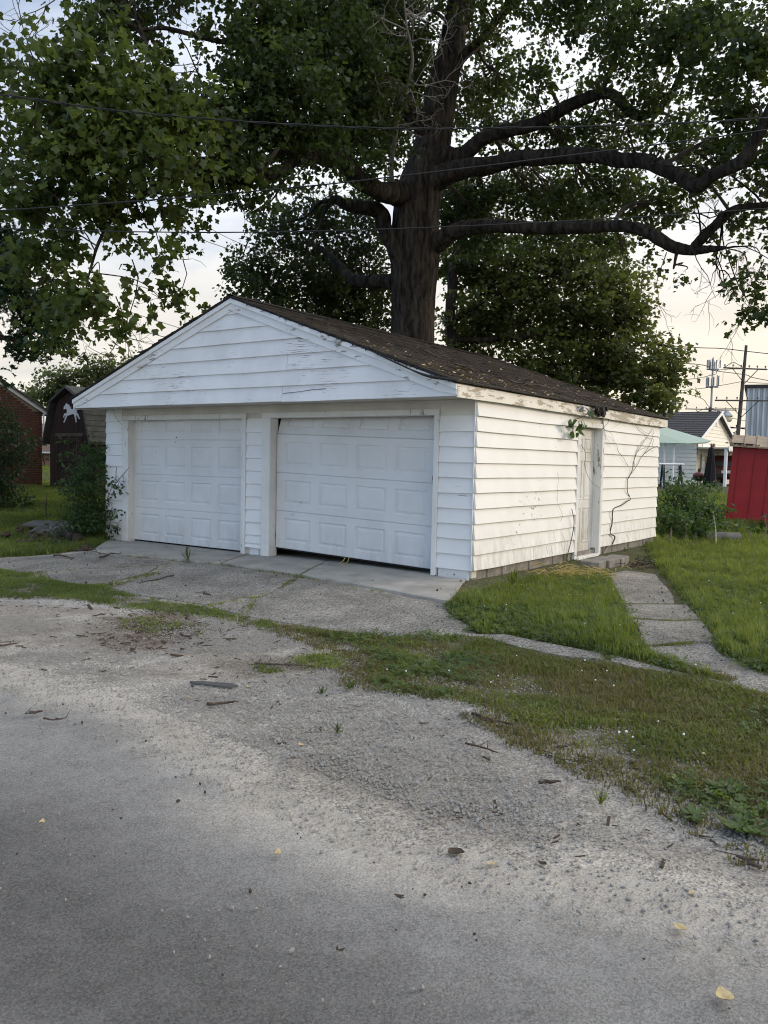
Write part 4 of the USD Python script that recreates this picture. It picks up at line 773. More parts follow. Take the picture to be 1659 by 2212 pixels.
MASS_MAIN = [(250, 45, 105, 70, 14, 2.2), (300, 5, 75, 55, 14.5, 2), (130, 165, 85, 60, 12.5, 2.2), (230, 200, 130, 90, 13, 2.6), (340, 170, 60, 80, 13.5, 2.2), (70, 330, 70, 50, 12, 1.8), (160, 310, 125, 85, 12.5, 2.6), (280, 320, 130, 105, 13, 2.6), (400, 290, 110, 90, 14, 2.6), (20, 380, 35, 35, 12, 1.4),
    (540, 50, 95, 80, 15, 2.4), (660, 40, 120, 90, 16, 2.8), (600, 160, 140, 85, 15, 2.8), (735, 150, 95, 110, 17, 3), (520, 250, 115, 80, 15, 2.6), (640, 280, 140, 85, 16, 2.8), (760, 270, 85, 95, 18, 3), (480, 365, 105, 55, 14.5, 2.2), (380, 395, 50, 35, 13.5, 1.4), (560, 385, 65, 45, 15, 1.8), (770, 30, 70, 80, 18, 3),
    (150, 430, 110, 55, 13, 2.2), (300, 470, 100, 40, 13.5, 1.5), (395, 492, 40, 35, 14, 1.5), (110, 510, 85, 55, 13, 2), (225, 520, 50, 40, 13, 1.1), (215, 600, 48, 75, 13, 1.5), (245, 690, 30, 55, 13.2, 1.0), (180, 680, 50, 45, 13, 1.4), (350, 580, 38, 45, 13.5, 1.3), (358, 655, 40, 40, 13.5, 1.4),
    (840, 90, 130, 110, 21.5, 3), (840, 250, 90, 120, 22.5, 3), (650, 500, 100, 60, 23, 2.0), (575, 560, 60, 65, 22, 1.7), (660, 600, 130, 55, 23, 2.1), (770, 600, 85, 105, 24, 2.4), (505, 612, 42, 32, 21, 1.1), (600, 660, 110, 38, 23, 2.1), (750, 690, 110, 55, 24, 2.6), (790, 480, 45, 55, 24, 1.9), (690, 440, 50, 35, 22, 1.3),
    (1010, 60, 75, 65, 21.5, 1.2), (1090, 165, 95, 60, 20.5, 1.5), (1030, 230, 75, 75, 22.5, 1.4), (1000, 430, 70, 60, 24, 2.4), (1060, 500, 110, 45, 24, 2.2), (1220, 490, 110, 40, 23, 2.0), (1310, 510, 60, 30, 22, 1.5), (1060, 20, 90, 40, 19, 1.6), (1180, 30, 85, 50, 18, 1.7), (1290, 40, 95, 55, 17, 1.9), (1400, 60, 110, 75, 16, 2.3), (1530, 60, 105, 75, 15, 2.6), (1630, 80, 70, 95, 14, 2.6),
    (1200, 180, 80, 50, 19, 1.4), (1310, 140, 70, 45, 18, 1.2), (1420, 180, 95, 65, 17, 1.9), (1540, 195, 75, 50, 16, 1.5), (1620, 230, 65, 55, 15, 2.2), (1100, 260, 105, 38, 20, 1.7), (1210, 300, 105, 45, 20, 2), (1330, 290, 95, 55, 19, 1.9), (1450, 300, 95, 55, 18, 2.1), (1560, 330, 85, 55, 16.5, 2.1), (1640, 360, 50, 55, 15, 2),
    (1050, 420, 95, 48, 23, 2.2), (1180, 410, 115, 48, 22, 2.4), (1300, 420, 105, 48, 20, 2.2), (1420, 440, 85, 48, 18, 2), (1540, 400, 65, 35, 17, 1.5), (1630, 470, 45, 35, 16, 1.7), (1345, 535, 40, 20, 18, 1.1), (1430, 515, 30, 25, 17, 1.1), (1455, 580, 30, 18, 17, 1.2), (1605, 520, 50, 22, 16, 1.1), (1645, 600, 28, 40, 15.5, 1.5), (1640, 690, 40, 52, 15, 1.7), (1602, 645, 16, 22, 15, .9),
    (1760, 200, 110, 200, 15, 2.0), (1760, 500, 90, 160, 15, 1.8), (-110, 250, 110, 160, 13, 2.0), (300, -150, 260, 110, 14.5, 2.0), (800, -170, 280, 120, 18, 2.2), (1350, -150, 300, 120, 17, 2.0), (100, 600, 60, 60, 13.5, 1.4), (120, 700, 60, 40, 13.6, 1.3), (30, 440, 40, 40, 12.6, 1.3), (1150, -420, 420, 200, 21, 1.1), (700, -450, 360, 200, 19, 1.1), (1600, -400, 300, 200, 17, 1.1), (250, -420, 300, 180, 16, 1.0), (1000, -250, 300, 130, 17, 1.2)]
crown = Crown(skel, 31)
for m_ in MASS_MAIN: crown.mass(*m_[:5], m_[5] * (1.3 if m_[0] < 900 else 1.45 if m_[1] > 370 and m_[0] < 1400 else 1.05), 0.098, 15, 0.26)
obj('twigs', crown.tw.mesh(), M['twig'], tree, kind='stuff')
cp = np.vstack(crown.pts); r = np.random.default_rng(77); ne = len(cp)
print('sprays', ne)
dist = cp[:, 1]
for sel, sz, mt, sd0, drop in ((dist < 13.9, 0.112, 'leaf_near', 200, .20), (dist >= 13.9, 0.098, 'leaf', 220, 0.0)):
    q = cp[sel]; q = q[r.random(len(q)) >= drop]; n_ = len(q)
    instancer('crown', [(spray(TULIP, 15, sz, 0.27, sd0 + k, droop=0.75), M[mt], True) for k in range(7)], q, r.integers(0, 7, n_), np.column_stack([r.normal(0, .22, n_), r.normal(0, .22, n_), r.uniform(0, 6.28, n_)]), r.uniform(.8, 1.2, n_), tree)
near_ = cp[np.argsort(np.linalg.norm(cp - [0, 0, EYE], axis=1))][:900]
near_ = near_[r.permutation(len(near_))][:300]
for q in near_:
    R = rotm((-.5 + r.normal(0, .5), r.normal(0, .4), r.uniform(0, 6.28))); s_ = r.uniform(.10, .15); q = q + r.normal(0, .12, 3) - np.array([0, .12, .05])
    obj('leaf', (q + (TULIP[0] * s_) @ R.T, TULIP[1]), M['leaf_near'], tree, smooth=True)

def simple_tree(name, label, trunk_rows, limbs, masses, leaf, mat, leaf_size, n_leaf, spread, seed, group=None, bark='bark'):
    t = thing(name, label, 'tree', (0, 0, 0), group=group); sk = []
    me, s = limb_mesh(trunk_rows, 14, seed=seed); obj('trunk', me, M[bark], t, smooth=True); sk.append(s)
    for k, lm in enumerate(limbs): me, s = limb_mesh(lm, 7, seed=seed + k + 1); obj('limb', me, M[bark], t, smooth=True); sk.append(s)
    c = Crown(sk, seed)
    for m_ in masses: c.mass(*m_[:5], m_[5] * 1.45, leaf_size, n_leaf, spread)
    obj('twigs', c.tw.mesh(), M['twig'], t, kind='stuff'); p = np.vstack(c.pts); r = np.random.default_rng(seed + 5); n = len(p)
    instancer('crown', [(spray(leaf, n_leaf, leaf_size, spread, seed * 10 + k), mat, True) for k in range(5)], p, r.integers(0, 5, n), np.column_stack([r.normal(0, .25, n), r.normal(0, .25, n), r.uniform(0, 6.28, n)]), r.uniform(.8, 1.2, n), t)
    return t
rear = simple_tree('broadleaf_tree', 'dense rounded tree with yellow-green sunlit side behind the garage roof', [(985, 1000, 14, 27), (976, 760, 12, 27), (972, 690, 12, 27), (980, 600, 12, 27), (990, 540, 9, 27), (1010, 450, 5, 27)],
    [[(974, 700, 7, 27), (1060, 640, 7, 27), (1180, 600, 5, 27), (1300, 560, 3, 27)], [(974, 740, 8, 27), (1100, 730, 8, 26.8), (1250, 720, 6, 26.6), (1400, 740, 4, 26.4), (1480, 760, 2, 26.2)], [(976, 780, 8, 27), (1150, 800, 7, 26.5), (1300, 820, 5, 26), (1430, 830, 3, 25.6)]],
    [(1000, 560, 65, 65, 27.5, 2.4), (1090, 560, 105, 55, 27.5, 2.2), (1200, 555, 95, 55, 27.5, 2.1), (1310, 585, 70, 50, 27, 2.3), (1040, 680, 85, 80, 27.5, 2.8), (1160, 670, 105, 90, 27.5, 2.9), (1280, 690, 95, 90, 27, 2.9), (1355, 690, 45, 60, 27, 2.3), (1210, 790, 130, 60, 26.5, 3), (1340, 790, 100, 65, 26.5, 2.8), (1425, 800, 55, 52, 26, 2.1), (1400, 860, 60, 36, 25.5, 2.4), (1462, 765, 24, 26, 26, 1.2), (1440, 870, 30, 26, 25, 1.7), (1475, 830, 16, 16, 26, 1.2), (1010, 780, 60, 40, 27, 2.6)],
    TULIP, M['leaf_far'], 0.125, 15, 0.32, 51)
simple_tree('maple_tree', 'dark pointed-leaf tree hanging in at the far left edge', [(-160, 1010, 40, 16.5), (-140, 760, 34, 16.5), (-120, 500, 26, 16.5), (-110, 250, 12, 16.5)],
    [[(-130, 640, 16, 16.5), (-60, 600, 10, 16.4), (30, 610, 6, 16.3), (130, 660, 3, 16.2)], [(-120, 500, 14, 16.5), (-40, 480, 8, 16.4), (40, 520, 4, 16.2)], [(-135, 720, 12, 16.4), (-40, 720, 8, 16.2), (60, 740, 4, 16)]],
    [(40, 555, 75, 50, 16, 2.2), (40, 640, 85, 70, 16, 2.9), (115, 670, 55, 65, 16.5, 2.4), (55, 735, 75, 38, 16, 2.4), (130, 745, 45, 26, 16, 1.7), (20, 480, 40, 45, 16, 1.9), (-80, 640, 80, 140, 16.5, 2.4), (-60, 480, 60, 80, 16.5, 2)],
    MAPLE, M['leaf_dark'], 0.105, 14, 0.22, 61)
simple_tree('sapling_tree', 'pale green small tree beyond the barn roof', [(185, 1000, 5, 40), (180, 900, 4.5, 40), (185, 830, 3.5, 40), (190, 780, 2, 40)], [[(182, 880, 2.5, 40), (230, 820, 2, 40), (270, 790, 1, 40)], [(182, 870, 2.5, 40), (140, 830, 2, 40), (110, 810, 1, 40)]],
    [(140, 815, 45, 32, 40, 2), (190, 800, 45, 30, 40, 2.2), (245, 795, 45, 26, 40, 1.9), (110, 855, 45, 35, 40, 2.4), (180, 850, 80, 40, 40, 2.6), (300, 800, 40, 26, 40, 1.8)], MAPLE, M['leaf_far'], 0.17, 14, 0.4, 71, group=None)
simple_tree('sapling_tree', 'pale green tree peeping over the brick gable', [(60, 1000, 5, 48), (55, 900, 4.5, 48), (50, 850, 2.5, 48)], [], [(50, 850, 28, 22, 48, 2), (30, 870, 30, 25, 48, 2.2), (75, 880, 26, 22, 48, 2.2)], OVAL, M['leaf_far'], 0.2, 14, 0.4, 81)

# ------------------------------------------------------------------ grass, clover, gravel
def tuft(n, h, seed, wide=0.0035, lean=0.5, spread=0.03):
    r = np.random.default_rng(seed); b = MB()
    for k in range(n):
        a = r.uniform(0, 6.28); d = np.array([math.cos(a), math.sin(a), 0]); s = np.array([-d[1], d[0], 0]); p = r.normal(0, spread, 3) * [1, 1, 0]; hh = h * r.uniform(.5, 1.15); L = lean * r.uniform(.2, 1.2); w = wide * r.uniform(.7, 1.4)
        q1 = p + d * hh * L * .35 + [0, 0, hh * .6]; q2 = p + d * hh * L + [0, 0, hh * (1 - .25 * L)]
        b.add([p - s * w, p + s * w, q1 + s * w * .8, q1 - s * w * .8, q2], [[0, 1, 2], [0, 2, 3], [3, 2, 4]])
    return b.mesh()
def clover_patch(n, h, seed, size=0.011, spread=0.05):
    r = np.random.default_rng(seed); b = MB()
    for k in range(n):
        p = np.append(r.normal(0, spread, 2), h * r.uniform(.4, 1)); a0 = r.uniform(0, 6.28); R0 = rotm((r.normal(0, .35), r.normal(0, .35), a0)); s = size * r.uniform(.7, 1.3)
        for j in range(3):
            a = j * 2.094; d = np.array([math.cos(a), math.sin(a), .15]); t = np.array([-d[1], d[0], 0])
            b.add(p + (np.array([(0, 0, 0), d * s + t * s * .7, d * 1.7 * s, d * s - t * s * .7])) @ R0.T, [[0, 1, 2], [0, 2, 3]])
    return b.mesh()
def scatter(poly, dens, seed, keep=None):
    r = np.random.default_rng(seed); b = poly.bounds; n = int((b[2] - b[0]) * (b[3] - b[1]) * dens); p = r.uniform((b[0], b[1]), (b[2], b[3]), (n, 2))
    p = p[shapely.contains(poly, shapely.points(p))]
    if keep is not None: p = p[r.random(len(p)) < keep(p)]
    p = p[~shapely.contains(ALLSLABS.buffer(0.04), shapely.points(p))]; lx, ly = w2loc(p[:, 0], p[:, 1]); p = p[~((lx > -W_ - .03) & (lx < .03) & (ly > -.03) & (ly < L_))]
    return np.column_stack([p, terrain(p[:, 0], p[:, 1]) - 0.012])
def nz(p, s, seed): return meshkit.fbm(np.column_stack([p * s, np.zeros(len(p))]), 3, seed)
def sow(name, label, cat, protos, pts, seed, s0=.7, s1=1.3, szf=None):
    r = np.random.default_rng(seed); n = len(pts); sc = r.uniform(s0, s1, n) * (1 if szf is None else szf(pts))
    return instancer(name, protos, pts, r.integers(0, len(protos), n), np.column_stack([np.zeros(n), np.zeros(n), r.uniform(0, 6.28, n)]), sc, None, label, cat)
T_LAWN = [(tuft(12, 0.070, 300 + k), M['grass'], False) for k in range(5)]; T_SHORT = [(tuft(11, 0.036, 320 + k, lean=.9), M['grass'], False) for k in range(4)]
T_DRY = [(tuft(9, 0.04, 340 + k, lean=1.0, wide=.003), M['grass_dry'], False) for k in range(4)]; T_CLOV = [(clover_patch(16, 0.05, 360 + k), M['clover'], False) for k in range(4)]
lawn_near = LAWN.intersection(shapely.box(-50, 0, 50, 15)); lawn_far = LAWN.intersection(shapely.box(-50, 15, 50, 27))
sow('lawn_grass', 'bright green lawn grass right of the cracked garden path', 'grass', T_LAWN + T_DRY[:1] + [(tuft(14, .13, 399, spread=.02), M['grass'], False)], np.vstack([scatter(lawn_near, 850, 1), scatter(lawn_far, 260, 2)]), 3, szf=lambda p: np.where(p[:, 1] > 15, 1.25, 1.0) * (0.65 + 0.6 * nz(p[:, :2], 1.2, 44)))
sow('island_grass', 'lush grass patch between the garage wall and the garden path', 'grass', T_LAWN + T_DRY[:1] + [(tuft(14, .13, 398, spread=.02), M['grass'], False)], scatter(ISLAND.difference(ISLAND.boundary.buffer(.03)), 950, 4), 5, szf=lambda p: 0.6 + 0.75 * nz(p[:, :2], 1.6, 45))
kv_ = lambda p: np.clip(sstep(0.45, 0.63, nz(p, 1.7, 46) + 0.24 * sstep(.8, 0.1, shapely.distance(shapely.points(p), wl_)) - 0.02), 0.04, 1)
wl_ = LineString([tuple(gnd(*q)[:2]) for q in [(660, 1356), (830, 1376), (1000, 1390), z8(240, 500), z8(520, 572), z8(1000, 655), z8(1480, 740), (1800, 1510)]])
sow('verge_grass', 'patchy green verge grass between the path and the gravel', 'grass', T_SHORT + T_DRY[:2], scatter(VERGE, 1100, 6, kv_), 7, szf=lambda p: 0.7 + 0.8 * nz(p[:, :2], 1.6, 47))
sow('verge_moss', 'brownish sparse growth fringing the gravel at the verge', 'grass', T_DRY, scatter(VERGE.buffer(.25), 800, 8, lambda p: sstep(.34, .62, nz(p, 1.5, 48))), 9)
sow('verge_clover', 'clover leaves mixed into the verge grass', 'clover', T_CLOV, np.vstack([scatter(VERGE, 110, 10, lambda p: sstep(.46, .62, nz(p, 1.6, 49))), scatter(ISLAND, 260, 11, lambda p: sstep(.45, .6, nz(p, .9, 50))), scatter(lawn_near, 150, 12)]), 13)
sow('strip_grass', 'thin strip of low grass along the lower edge of the driveway', 'grass', T_SHORT, np.vstack([scatter(LSTRIP, 800, 14, lambda p: sstep(.40, .56, nz(p, 2.2, 57) + .12 * sstep(-1, -3, p[:, 0]))), scatter(LSTRIP.buffer(.10), 150, 15), scatter(SOILPATCH, 160, 24, lambda p: sstep(.45, .6, nz(p, 2, 55))), scatter(MOSS, 700, 16, lambda p: sstep(.4, .6, nz(p, 2, 51)))]), 17, szf=lambda p: 0.6 + 0.7 * nz(p[:, :2], 2, 52))
yard = LYARD.union(shapely.box(-9.5, 13.0, -4.6, 27)).difference(shapely.box(-4.0, 0, 40, 40))
sow('yard_grass', 'unmown yard grass between the brick house and the garage', 'grass', T_LAWN, np.vstack([scatter(yard, 300, 18), scatter(LYARD, 250, 19), scatter(shapely.box(-24, 25, -8, 46), 22, 25)]), 20, .8, 1.7)
sow('back_grass', 'far lawn grass behind the shrubs', 'grass', T_LAWN, scatter(shapely.box(5.5, 16, 19, 34).difference(LAWN), 45, 21), 22, 1.5, 2.6)
# tufts in the cracks of the drive and path
CRACKS = [([z3(395, 121), z3(660, 146), z3(950, 171), z3(1290, 222), z3(1440, 258), z3(1659, 292)], 2.2), ([z3(1290, 222), z3(1190, 290), z3(1110, 314), z3(1055, 394)], 4.0), ([z3(640, 212), z3(690, 208)], 8), ([z3(900, 350), z3(1100, 312)], 5.0), ([z3(190, 204), z3(690, 176)], 1.6), ([z3(1075, 130), z3(955, 171)], 1.8), ([z3(1290, 221), z3(1330, 200)], 2),
          ([z8(915, 318), z8(1190, 318)], 5), ([z8(950, 391), z8(1150, 405), z8(1290, 400)], 10), ([z8(1030, 535), z8(1270, 516)], 14), ([z8(828, 560), z8(832, 600), z8(900, 588), z8(1100, 636), z8(1300, 686), z8(1456, 718)], 12), ([z8(60, 480), z8(240, 490), z8(380, 540)], 8), ([(968, 1303), (990, 1338), (1015, 1350)], 6)]
cpts = []
r = np.random.default_rng(66)
for ln, dn in CRACKS:
    L = LineString([tuple(gnd(*q)[:2]) for q in ln])
    for k in range(int(L.length * dn * 6)):
        q = L.interpolate(r.uniform(0, L.length)); cpts.append((q.x + r.normal(0, .018), q.y + r.normal(0, .018)))
cpts = np.array(cpts); cpts = np.column_stack([cpts, terrain(cpts[:, 0], cpts[:, 1]) - .008])
sow('crack_grass', 'low grass growing in the cracks between concrete slabs', 'grass', T_SHORT + T_DRY[:1], cpts, 23, .45, 1.0)
ic = trimesh.creation.icosphere(1, 1.0)
fl = np.vstack([scatter(VERGE, 5, 30), scatter(ISLAND, 5, 31), scatter(lawn_near, 2, 32)]); fl[:, 2] += np.random.default_rng(5).uniform(.04, .075, len(fl))
sow('clover_flowers', 'tiny white clover blossoms dotted over the verge', 'flower', [((np.array(ic.vertices) * .0065, np.array(ic.faces)), M['white'], True)], fl, 33, .7, 1.2)
def pebble(seed, k=1):
    m = trimesh.creation.icosphere(0, 1.0); v = np.array(m.vertices); q = np.random.default_rng(seed); v = v * q.uniform(.65, 1.1, (len(v), 1)) * [1, .8, .55]; return v, np.array(m.faces)
PEB = [(pebble(600 + k), M['stone'], False) for k in range(8)]
zone = Polygon([tuple(gnd(*q)[:2]) for q in [(-60, 1285), (300, 1310), (600, 1360), (800, 1400), (1000, 1480), (1300, 1620), (1659, 1800), (1900, 1900), (1800, 1990), (1659, 1935), (1250, 1850), (900, 1745), (480, 1590), (150, 1460), (-60, 1420)]]).buffer(0)
def kg(p): return np.clip(sstep(.36, .60, nz(p, .8, 60) + .10 * sstep(-.6, 2.2, p[:, 0])), .15, 1)
gs = np.vstack([scatter(zone, 4200, 40, kg), scatter(zone.buffer(.5).difference(zone), 900, 43)]); gr = np.random.default_rng(41)
sg = gs.copy(); sg[:, 2] += .012; n_ = len(sg); print('stones', n_)
instancer('gravel_stones', PEB, sg, gr.integers(0, 8, n_), gr.uniform(0, 6.28, (n_, 3)) * [.15, .15, 1], gr.gamma(4, .0011, n_) + .0022, None, 'loose pale gravel stones beside the alley', 'gravel')
ds = scatter(ROAD.intersection(shapely.box(-4, 1.6, 4.5, 9)), 160, 42, lambda p: np.clip(1.2 * np.exp(-shapely.distance(shapely.points(p), LineString(_re)) / .9) + .1, 0, 1)); n_ = len(ds)
instancer('road_grit', PEB + [((PEB[0][0]), M['litter'], False)], ds + [0, 0, .004], gr.integers(0, 9, n_), gr.uniform(0, 6.28, (n_, 3)), gr.gamma(2.5, .0013, n_) + .0018, None, 'scattered grit and small stones on the alley surface', 'grit')

sb_ = ALLSLABS.bounds; q_ = np.random.default_rng(61).uniform((sb_[0], sb_[1]), (sb_[2], sb_[3]), (9000, 2)); q_ = q_[shapely.contains(ALLSLABS.buffer(-.02), shapely.points(q_))]; lx_, ly_ = w2loc(q_[:, 0], q_[:, 1])
edge_ = shapely.distance(shapely.points(q_), shapely.union_all([p.boundary for _, p, _ in SLABP])); q_ = q_[(ly_ < -.03) | (lx_ > .1)]; edge_ = edge_[(ly_ < -.03) | (lx_ > .1)]; q_ = q_[np.random.default_rng(62).random(len(q_)) < .12 + .6 * np.exp(-edge_ / .12)]; n_ = len(q_)
instancer('slab_grit', PEB[:5] + [(PEB[0][0], M['litter'], False)] * 4, np.column_stack([q_, terrain(q_[:, 0], q_[:, 1]) + .018]), gr.integers(0, 9, n_), gr.uniform(0, 6.28, (n_, 3)) * [.2, .2, 1], gr.gamma(2.5, .0022, n_) + .003, None, 'crumbs and tiny stones lying on the concrete slabs', 'grit')

# ------------------------------------------------------------------ loose things on the ground
def blade_leaf(seed, w=.5):
    r = np.random.default_rng(seed); n = 7; t = np.linspace(0, 1, n); wd = w * np.sin(np.pi * np.clip(t, .03, .97)) ** .7 * .5
    up = .35 * (t - .5) ** 2 * r.uniform(1, 3); L = np.column_stack([-wd, t, up + .3 * wd]); C = np.column_stack([0 * t, t, up]); Rr = np.column_stack([wd, t, up + .3 * wd]); V = np.vstack([L, C, Rr]); F = []
    for k in range(n - 1): F += [[k, k + 1, n + k + 1, n + k], [n + k, n + k + 1, 2 * n + k + 1, 2 * n + k]]
    V2 = V + [0, 0, .02]; F = np.array(F); return np.vstack([V, V2]), np.vstack([F[:, ::-1], F + len(V)])
PET = [(598, 1853, .075, 'petal', 'curled pale orange petal alone on the dark asphalt left of centre'), (1070, 1868, .05, 'petal', 'small cream petal on the dusty road beside a dark leaf scrap'), (1456, 2001, .065, 'petal', 'cream petal lower of two on the grey road at the right'), (1491, 1936, .055, 'petal', 'cream petal upper of two on the grey road at the right'), (873, 1942, .05, 'litter', 'crumpled pale brown leaf at the edge of the dark asphalt'),
       (1555, 2145, .085, 'petal', 'long rust-tipped petal near the bottom right corner of the road'), (727, 2058, .04, 'litter', 'tiny brown leaf scrap low on the dark asphalt'), (656, 1614, .06, 'petal', 'orange fallen leaf at the dusty gravel edge'), (543, 1484, .05, 'petal', 'pale petal beside the dark flat strip on the gravel'), (406, 1508, .045, 'petal', 'pale petal on the gravel left of the dark flat strip'),
       (88, 1783, .05, 'petal', 'yellowish scrap of leaf on the asphalt at the far left'), (998, 1841, .09, 'litter', 'dark curled dead leaf on the dusty road'), (1367, 2228, .04, 'litter', 'brown leaf scrap at the bottom edge of the road'), (1519, 1634, .05, 'petal', 'yellow leaf lying in the verge grass'), (1180, 1869, .045, 'litter', 'reddish leaf scrap on the dust below the gravel')]
for k, (x, y, s, mt, lb) in enumerate(PET):
    p = gnd(x, y); g = thing('fallen_petal' if mt == 'petal' else 'dead_leaf', lb, 'petal' if mt == 'petal' else 'leaf', p + [0, 0, .004], k * 1.9)
    v, f = blade_leaf(k, .45 + .2 * (k % 3)); s *= .72; obj('blade', (v * s, f), M[mt], g, smooth=True)
    if mt == 'litter': v2, f2 = blade_leaf(k + 50, .4); obj('lobe', ((v2 * s * .7) @ rotm((.2, .1, 1.1)).T, f2), M[mt], g, smooth=True)
STK = [((1020, 1545), (1110, 1570), .010, 'long curved stick on the gravel by the verge'), ((550, 1436), (680, 1442), .010, 'stick lying across the brown mossy patch'), ((448, 1524), (505, 1520), .013, 'broken bark piece on the gravel below the flat strip'), 
       ((1165, 1695), (1212, 1693), .009, 'twisted brown stick on gravel near the road dust'), ((1005, 1610), (1075, 1630), .007, 'thin twig pointing at the long curved stick'), ((390, 1372), (414, 1382), .012, 'short thick stick on the brown soil patch'), ((95, 1556), (133, 1558), .007, 'thin curved twig on the dusty edge at the left'), ((65, 1545), (92, 1540), .010, 'flat reddish bark chip on the dusty edge at the left'), ((440, 1282), (455, 1288), .011, 'short stick on the rough drive slab'), ((0, 1397), (40, 1392), .009, 'dark twig on the gravel at the left edge'), ((375, 1245), (300, 1262), .008, 'thin branch lying on the left drive slab'),
       ((1645, 1880), (1590, 1855), .008, 'thin dry stalk beside the broad-leaved weeds'), ]
for k, (a, b_, rd, lb) in enumerate(STK):
    p, q = gnd(*a) + [0, 0, .012], gnd(*b_) + [0, 0, .012]; r = np.random.default_rng(800 + k); m = MB(); n = 6
    pts = np.array([p + (q - p) * t + r.normal(0, .012, 3) * [1, 1, .2] * (0 < t < 1) for t in np.linspace(0, 1, n)]); m.tube(spline(pts, 3), np.linspace(rd, rd * .5, 16), 6); s_ = pts[3]
    m.tube([s_, s_ + r.normal(0, .05, 3) * [1, 1, 0] + [0, 0, .012], s_ + r.normal(0, .09, 3) * [1, 1, 0] + [0, 0, .01]], [rd * .5, rd * .35, rd * .2], 5)
    obj('stick', m.mesh(), M['twig'] if k % 4 else M['litter'], None, True, lb, 'stick')
p = gnd(465, 1481); bs_ = prism([(-.16, -.02), (.13, -.045), (.17, -.01), (.12, .03), (-.1, .035), (-.19, .01)], 0, .012); obj('bark_strip', (np.array(bs_[0]) @ rotm((0, 0, -.2)).T + p + [0, 0, .004], bs_[1]), M['slate'], None, False, 'dark grey flat strip of bark lying on the gravel', 'bark')
# bits of wood and leaf litter trodden into the soil patch
lit = np.vstack([scatter(SOILPATCH.buffer(.35), 260, 50), scatter(MOSS, 120, 51), scatter(zone, 30, 52), scatter(LSTRIP.buffer(.2), 90, 56), scatter(VERGE.buffer(.2).difference(VERGE.buffer(-.25)), 60, 57)]); n_ = len(lit); r = np.random.default_rng(53)
chip = [((np.array(box((-.5, -.12, -.05), (.5, .12, .05))[0]) * [1, r.uniform(.5, 1.2), 1], box((0, 0, 0), (1, 1, 1))[1]), M['litter'], False) for k in range(3)]
instancer('wood_litter', chip, lit + [0, 0, .012], r.integers(0, 3, n_), np.column_stack([r.normal(0, .15, n_), r.normal(0, .15, n_), r.uniform(0, 6.28, n_)]), r.gamma(2.2, .011, n_) + .008, None, 'brown wood chips and bark crumbs on the gravel', 'litter')
def rosette(name, label, x, y, n, L, w, seed, mat='clover', rise=.10):
    g = thing(name, label, 'weed', gnd(x, y)); r = np.random.default_rng(seed)
    for k in range(n):
        v, f = blade_leaf(seed + k, w); a = k * 2.4 + r.normal(0, .2); s = L * r.uniform(.65, 1.1); obj('leaf', ((v * s) @ rotm((rise * r.uniform(.4, 1.6), 0, a)).T + [0, 0, .008], f), M[mat], g, smooth=True)
rosette('broadleaf_weed', 'flat broad-leaved weed largest of those at the right edge of the gravel', 1610, 1795, 15, .13, .36, 900); rosette('broadleaf_weed', 'broad-leaved weed in the grass above the gravel at right', 1570, 1712, 13, .11, .36, 920); rosette('broadleaf_weed', 'pale broad-leaved weed half in gravel above the road dust', 1500, 1770, 10, .09, .36, 960)
rosette('sprouting_weed', 'spiky weed standing alone in the gravel near the road', 1297, 1743, 22, .08, .07, 980, 'grass', 1.1); rosette('sprouting_weed', 'slim green weed alone on the gravel left of centre', 729, 1588, 16, .07, .09, 1000, 'grass', 1.2); rosette('sprouting_weed', 'arching grass weed growing in the joint before the left door', 405, 1213, 18, .2, .045, 1020, 'grass', 1.0)
rosette('sprouting_weed', 'low weed in the gravel beside the mossy patch', 755, 1492, 14, .07, .2, 1040, 'clover', .7); rosette('sprouting_weed', 'small weed on gravel under the verge edge', 695, 1503, 12, .06, .2, 1060, 'clover', .8); rosette('sprouting_weed', 'tall weed clump in the grass island by the wall', 1110, 1268, 14, .2, .16, 1080, 'grass', 1.2)
# cut yellow stalks by the wall
st = MB(); r = np.random.default_rng(14)
for k in range(110):
    a = gnd(*(r.normal((1215, 1244), (48, 8)))) + [0, 0, r.uniform(.02, .09)]; d = rotm((0, 0, r.normal(-.6, .6))) @ np.array([r.uniform(.1, .3), 0, 0]); st.tube([a, a + d * .5 + [0, 0, .03], a + d], [.004, .005, .003], 4)
obj('cut_stalks', st.mesh(), M['straw'], None, False, 'heap of withered yellow stalks against the garage foundation', 'straw', kind='stuff')
# concrete block step at the side door
for k, (x, y, z, rz, lb) in enumerate(((.30, 3.16, -.06, .10, 'grey concrete block step nearest to the garage corner'), (.34, 3.58, -.055, -.06, 'grey concrete block in the middle of the door step'), (.36, 3.98, -.06, .04, 'grey concrete block farthest along the door step'))):
    b = box((-.15, -.195, -.09), (.15, .195, .07), .012); w = loc2w(x, y, z); obj('step_block', (wob(np.array(b[0]), .005, 6, k) @ rotm((0.02 * k, .03, rz - TH)).T + w, b[1]), M['block'], None, False, lb, 'block')
b_ = MB(); r = np.random.default_rng(15)
for k in range(60): a = loc2w(r.normal(.75, .22), r.normal(4.2, .45), -.085); b_.tube([a, a + r.normal(0, .05, 3) * [1, 1, .3], a + r.normal(0, .1, 3) * [1, 1, .3]], [.008, .010, .004], 4)
obj('leaf_heap', b_.mesh(), M['litter'], None, False, 'heap of brown dead leaves and sticks beside the door step', 'litter', kind='stuff')

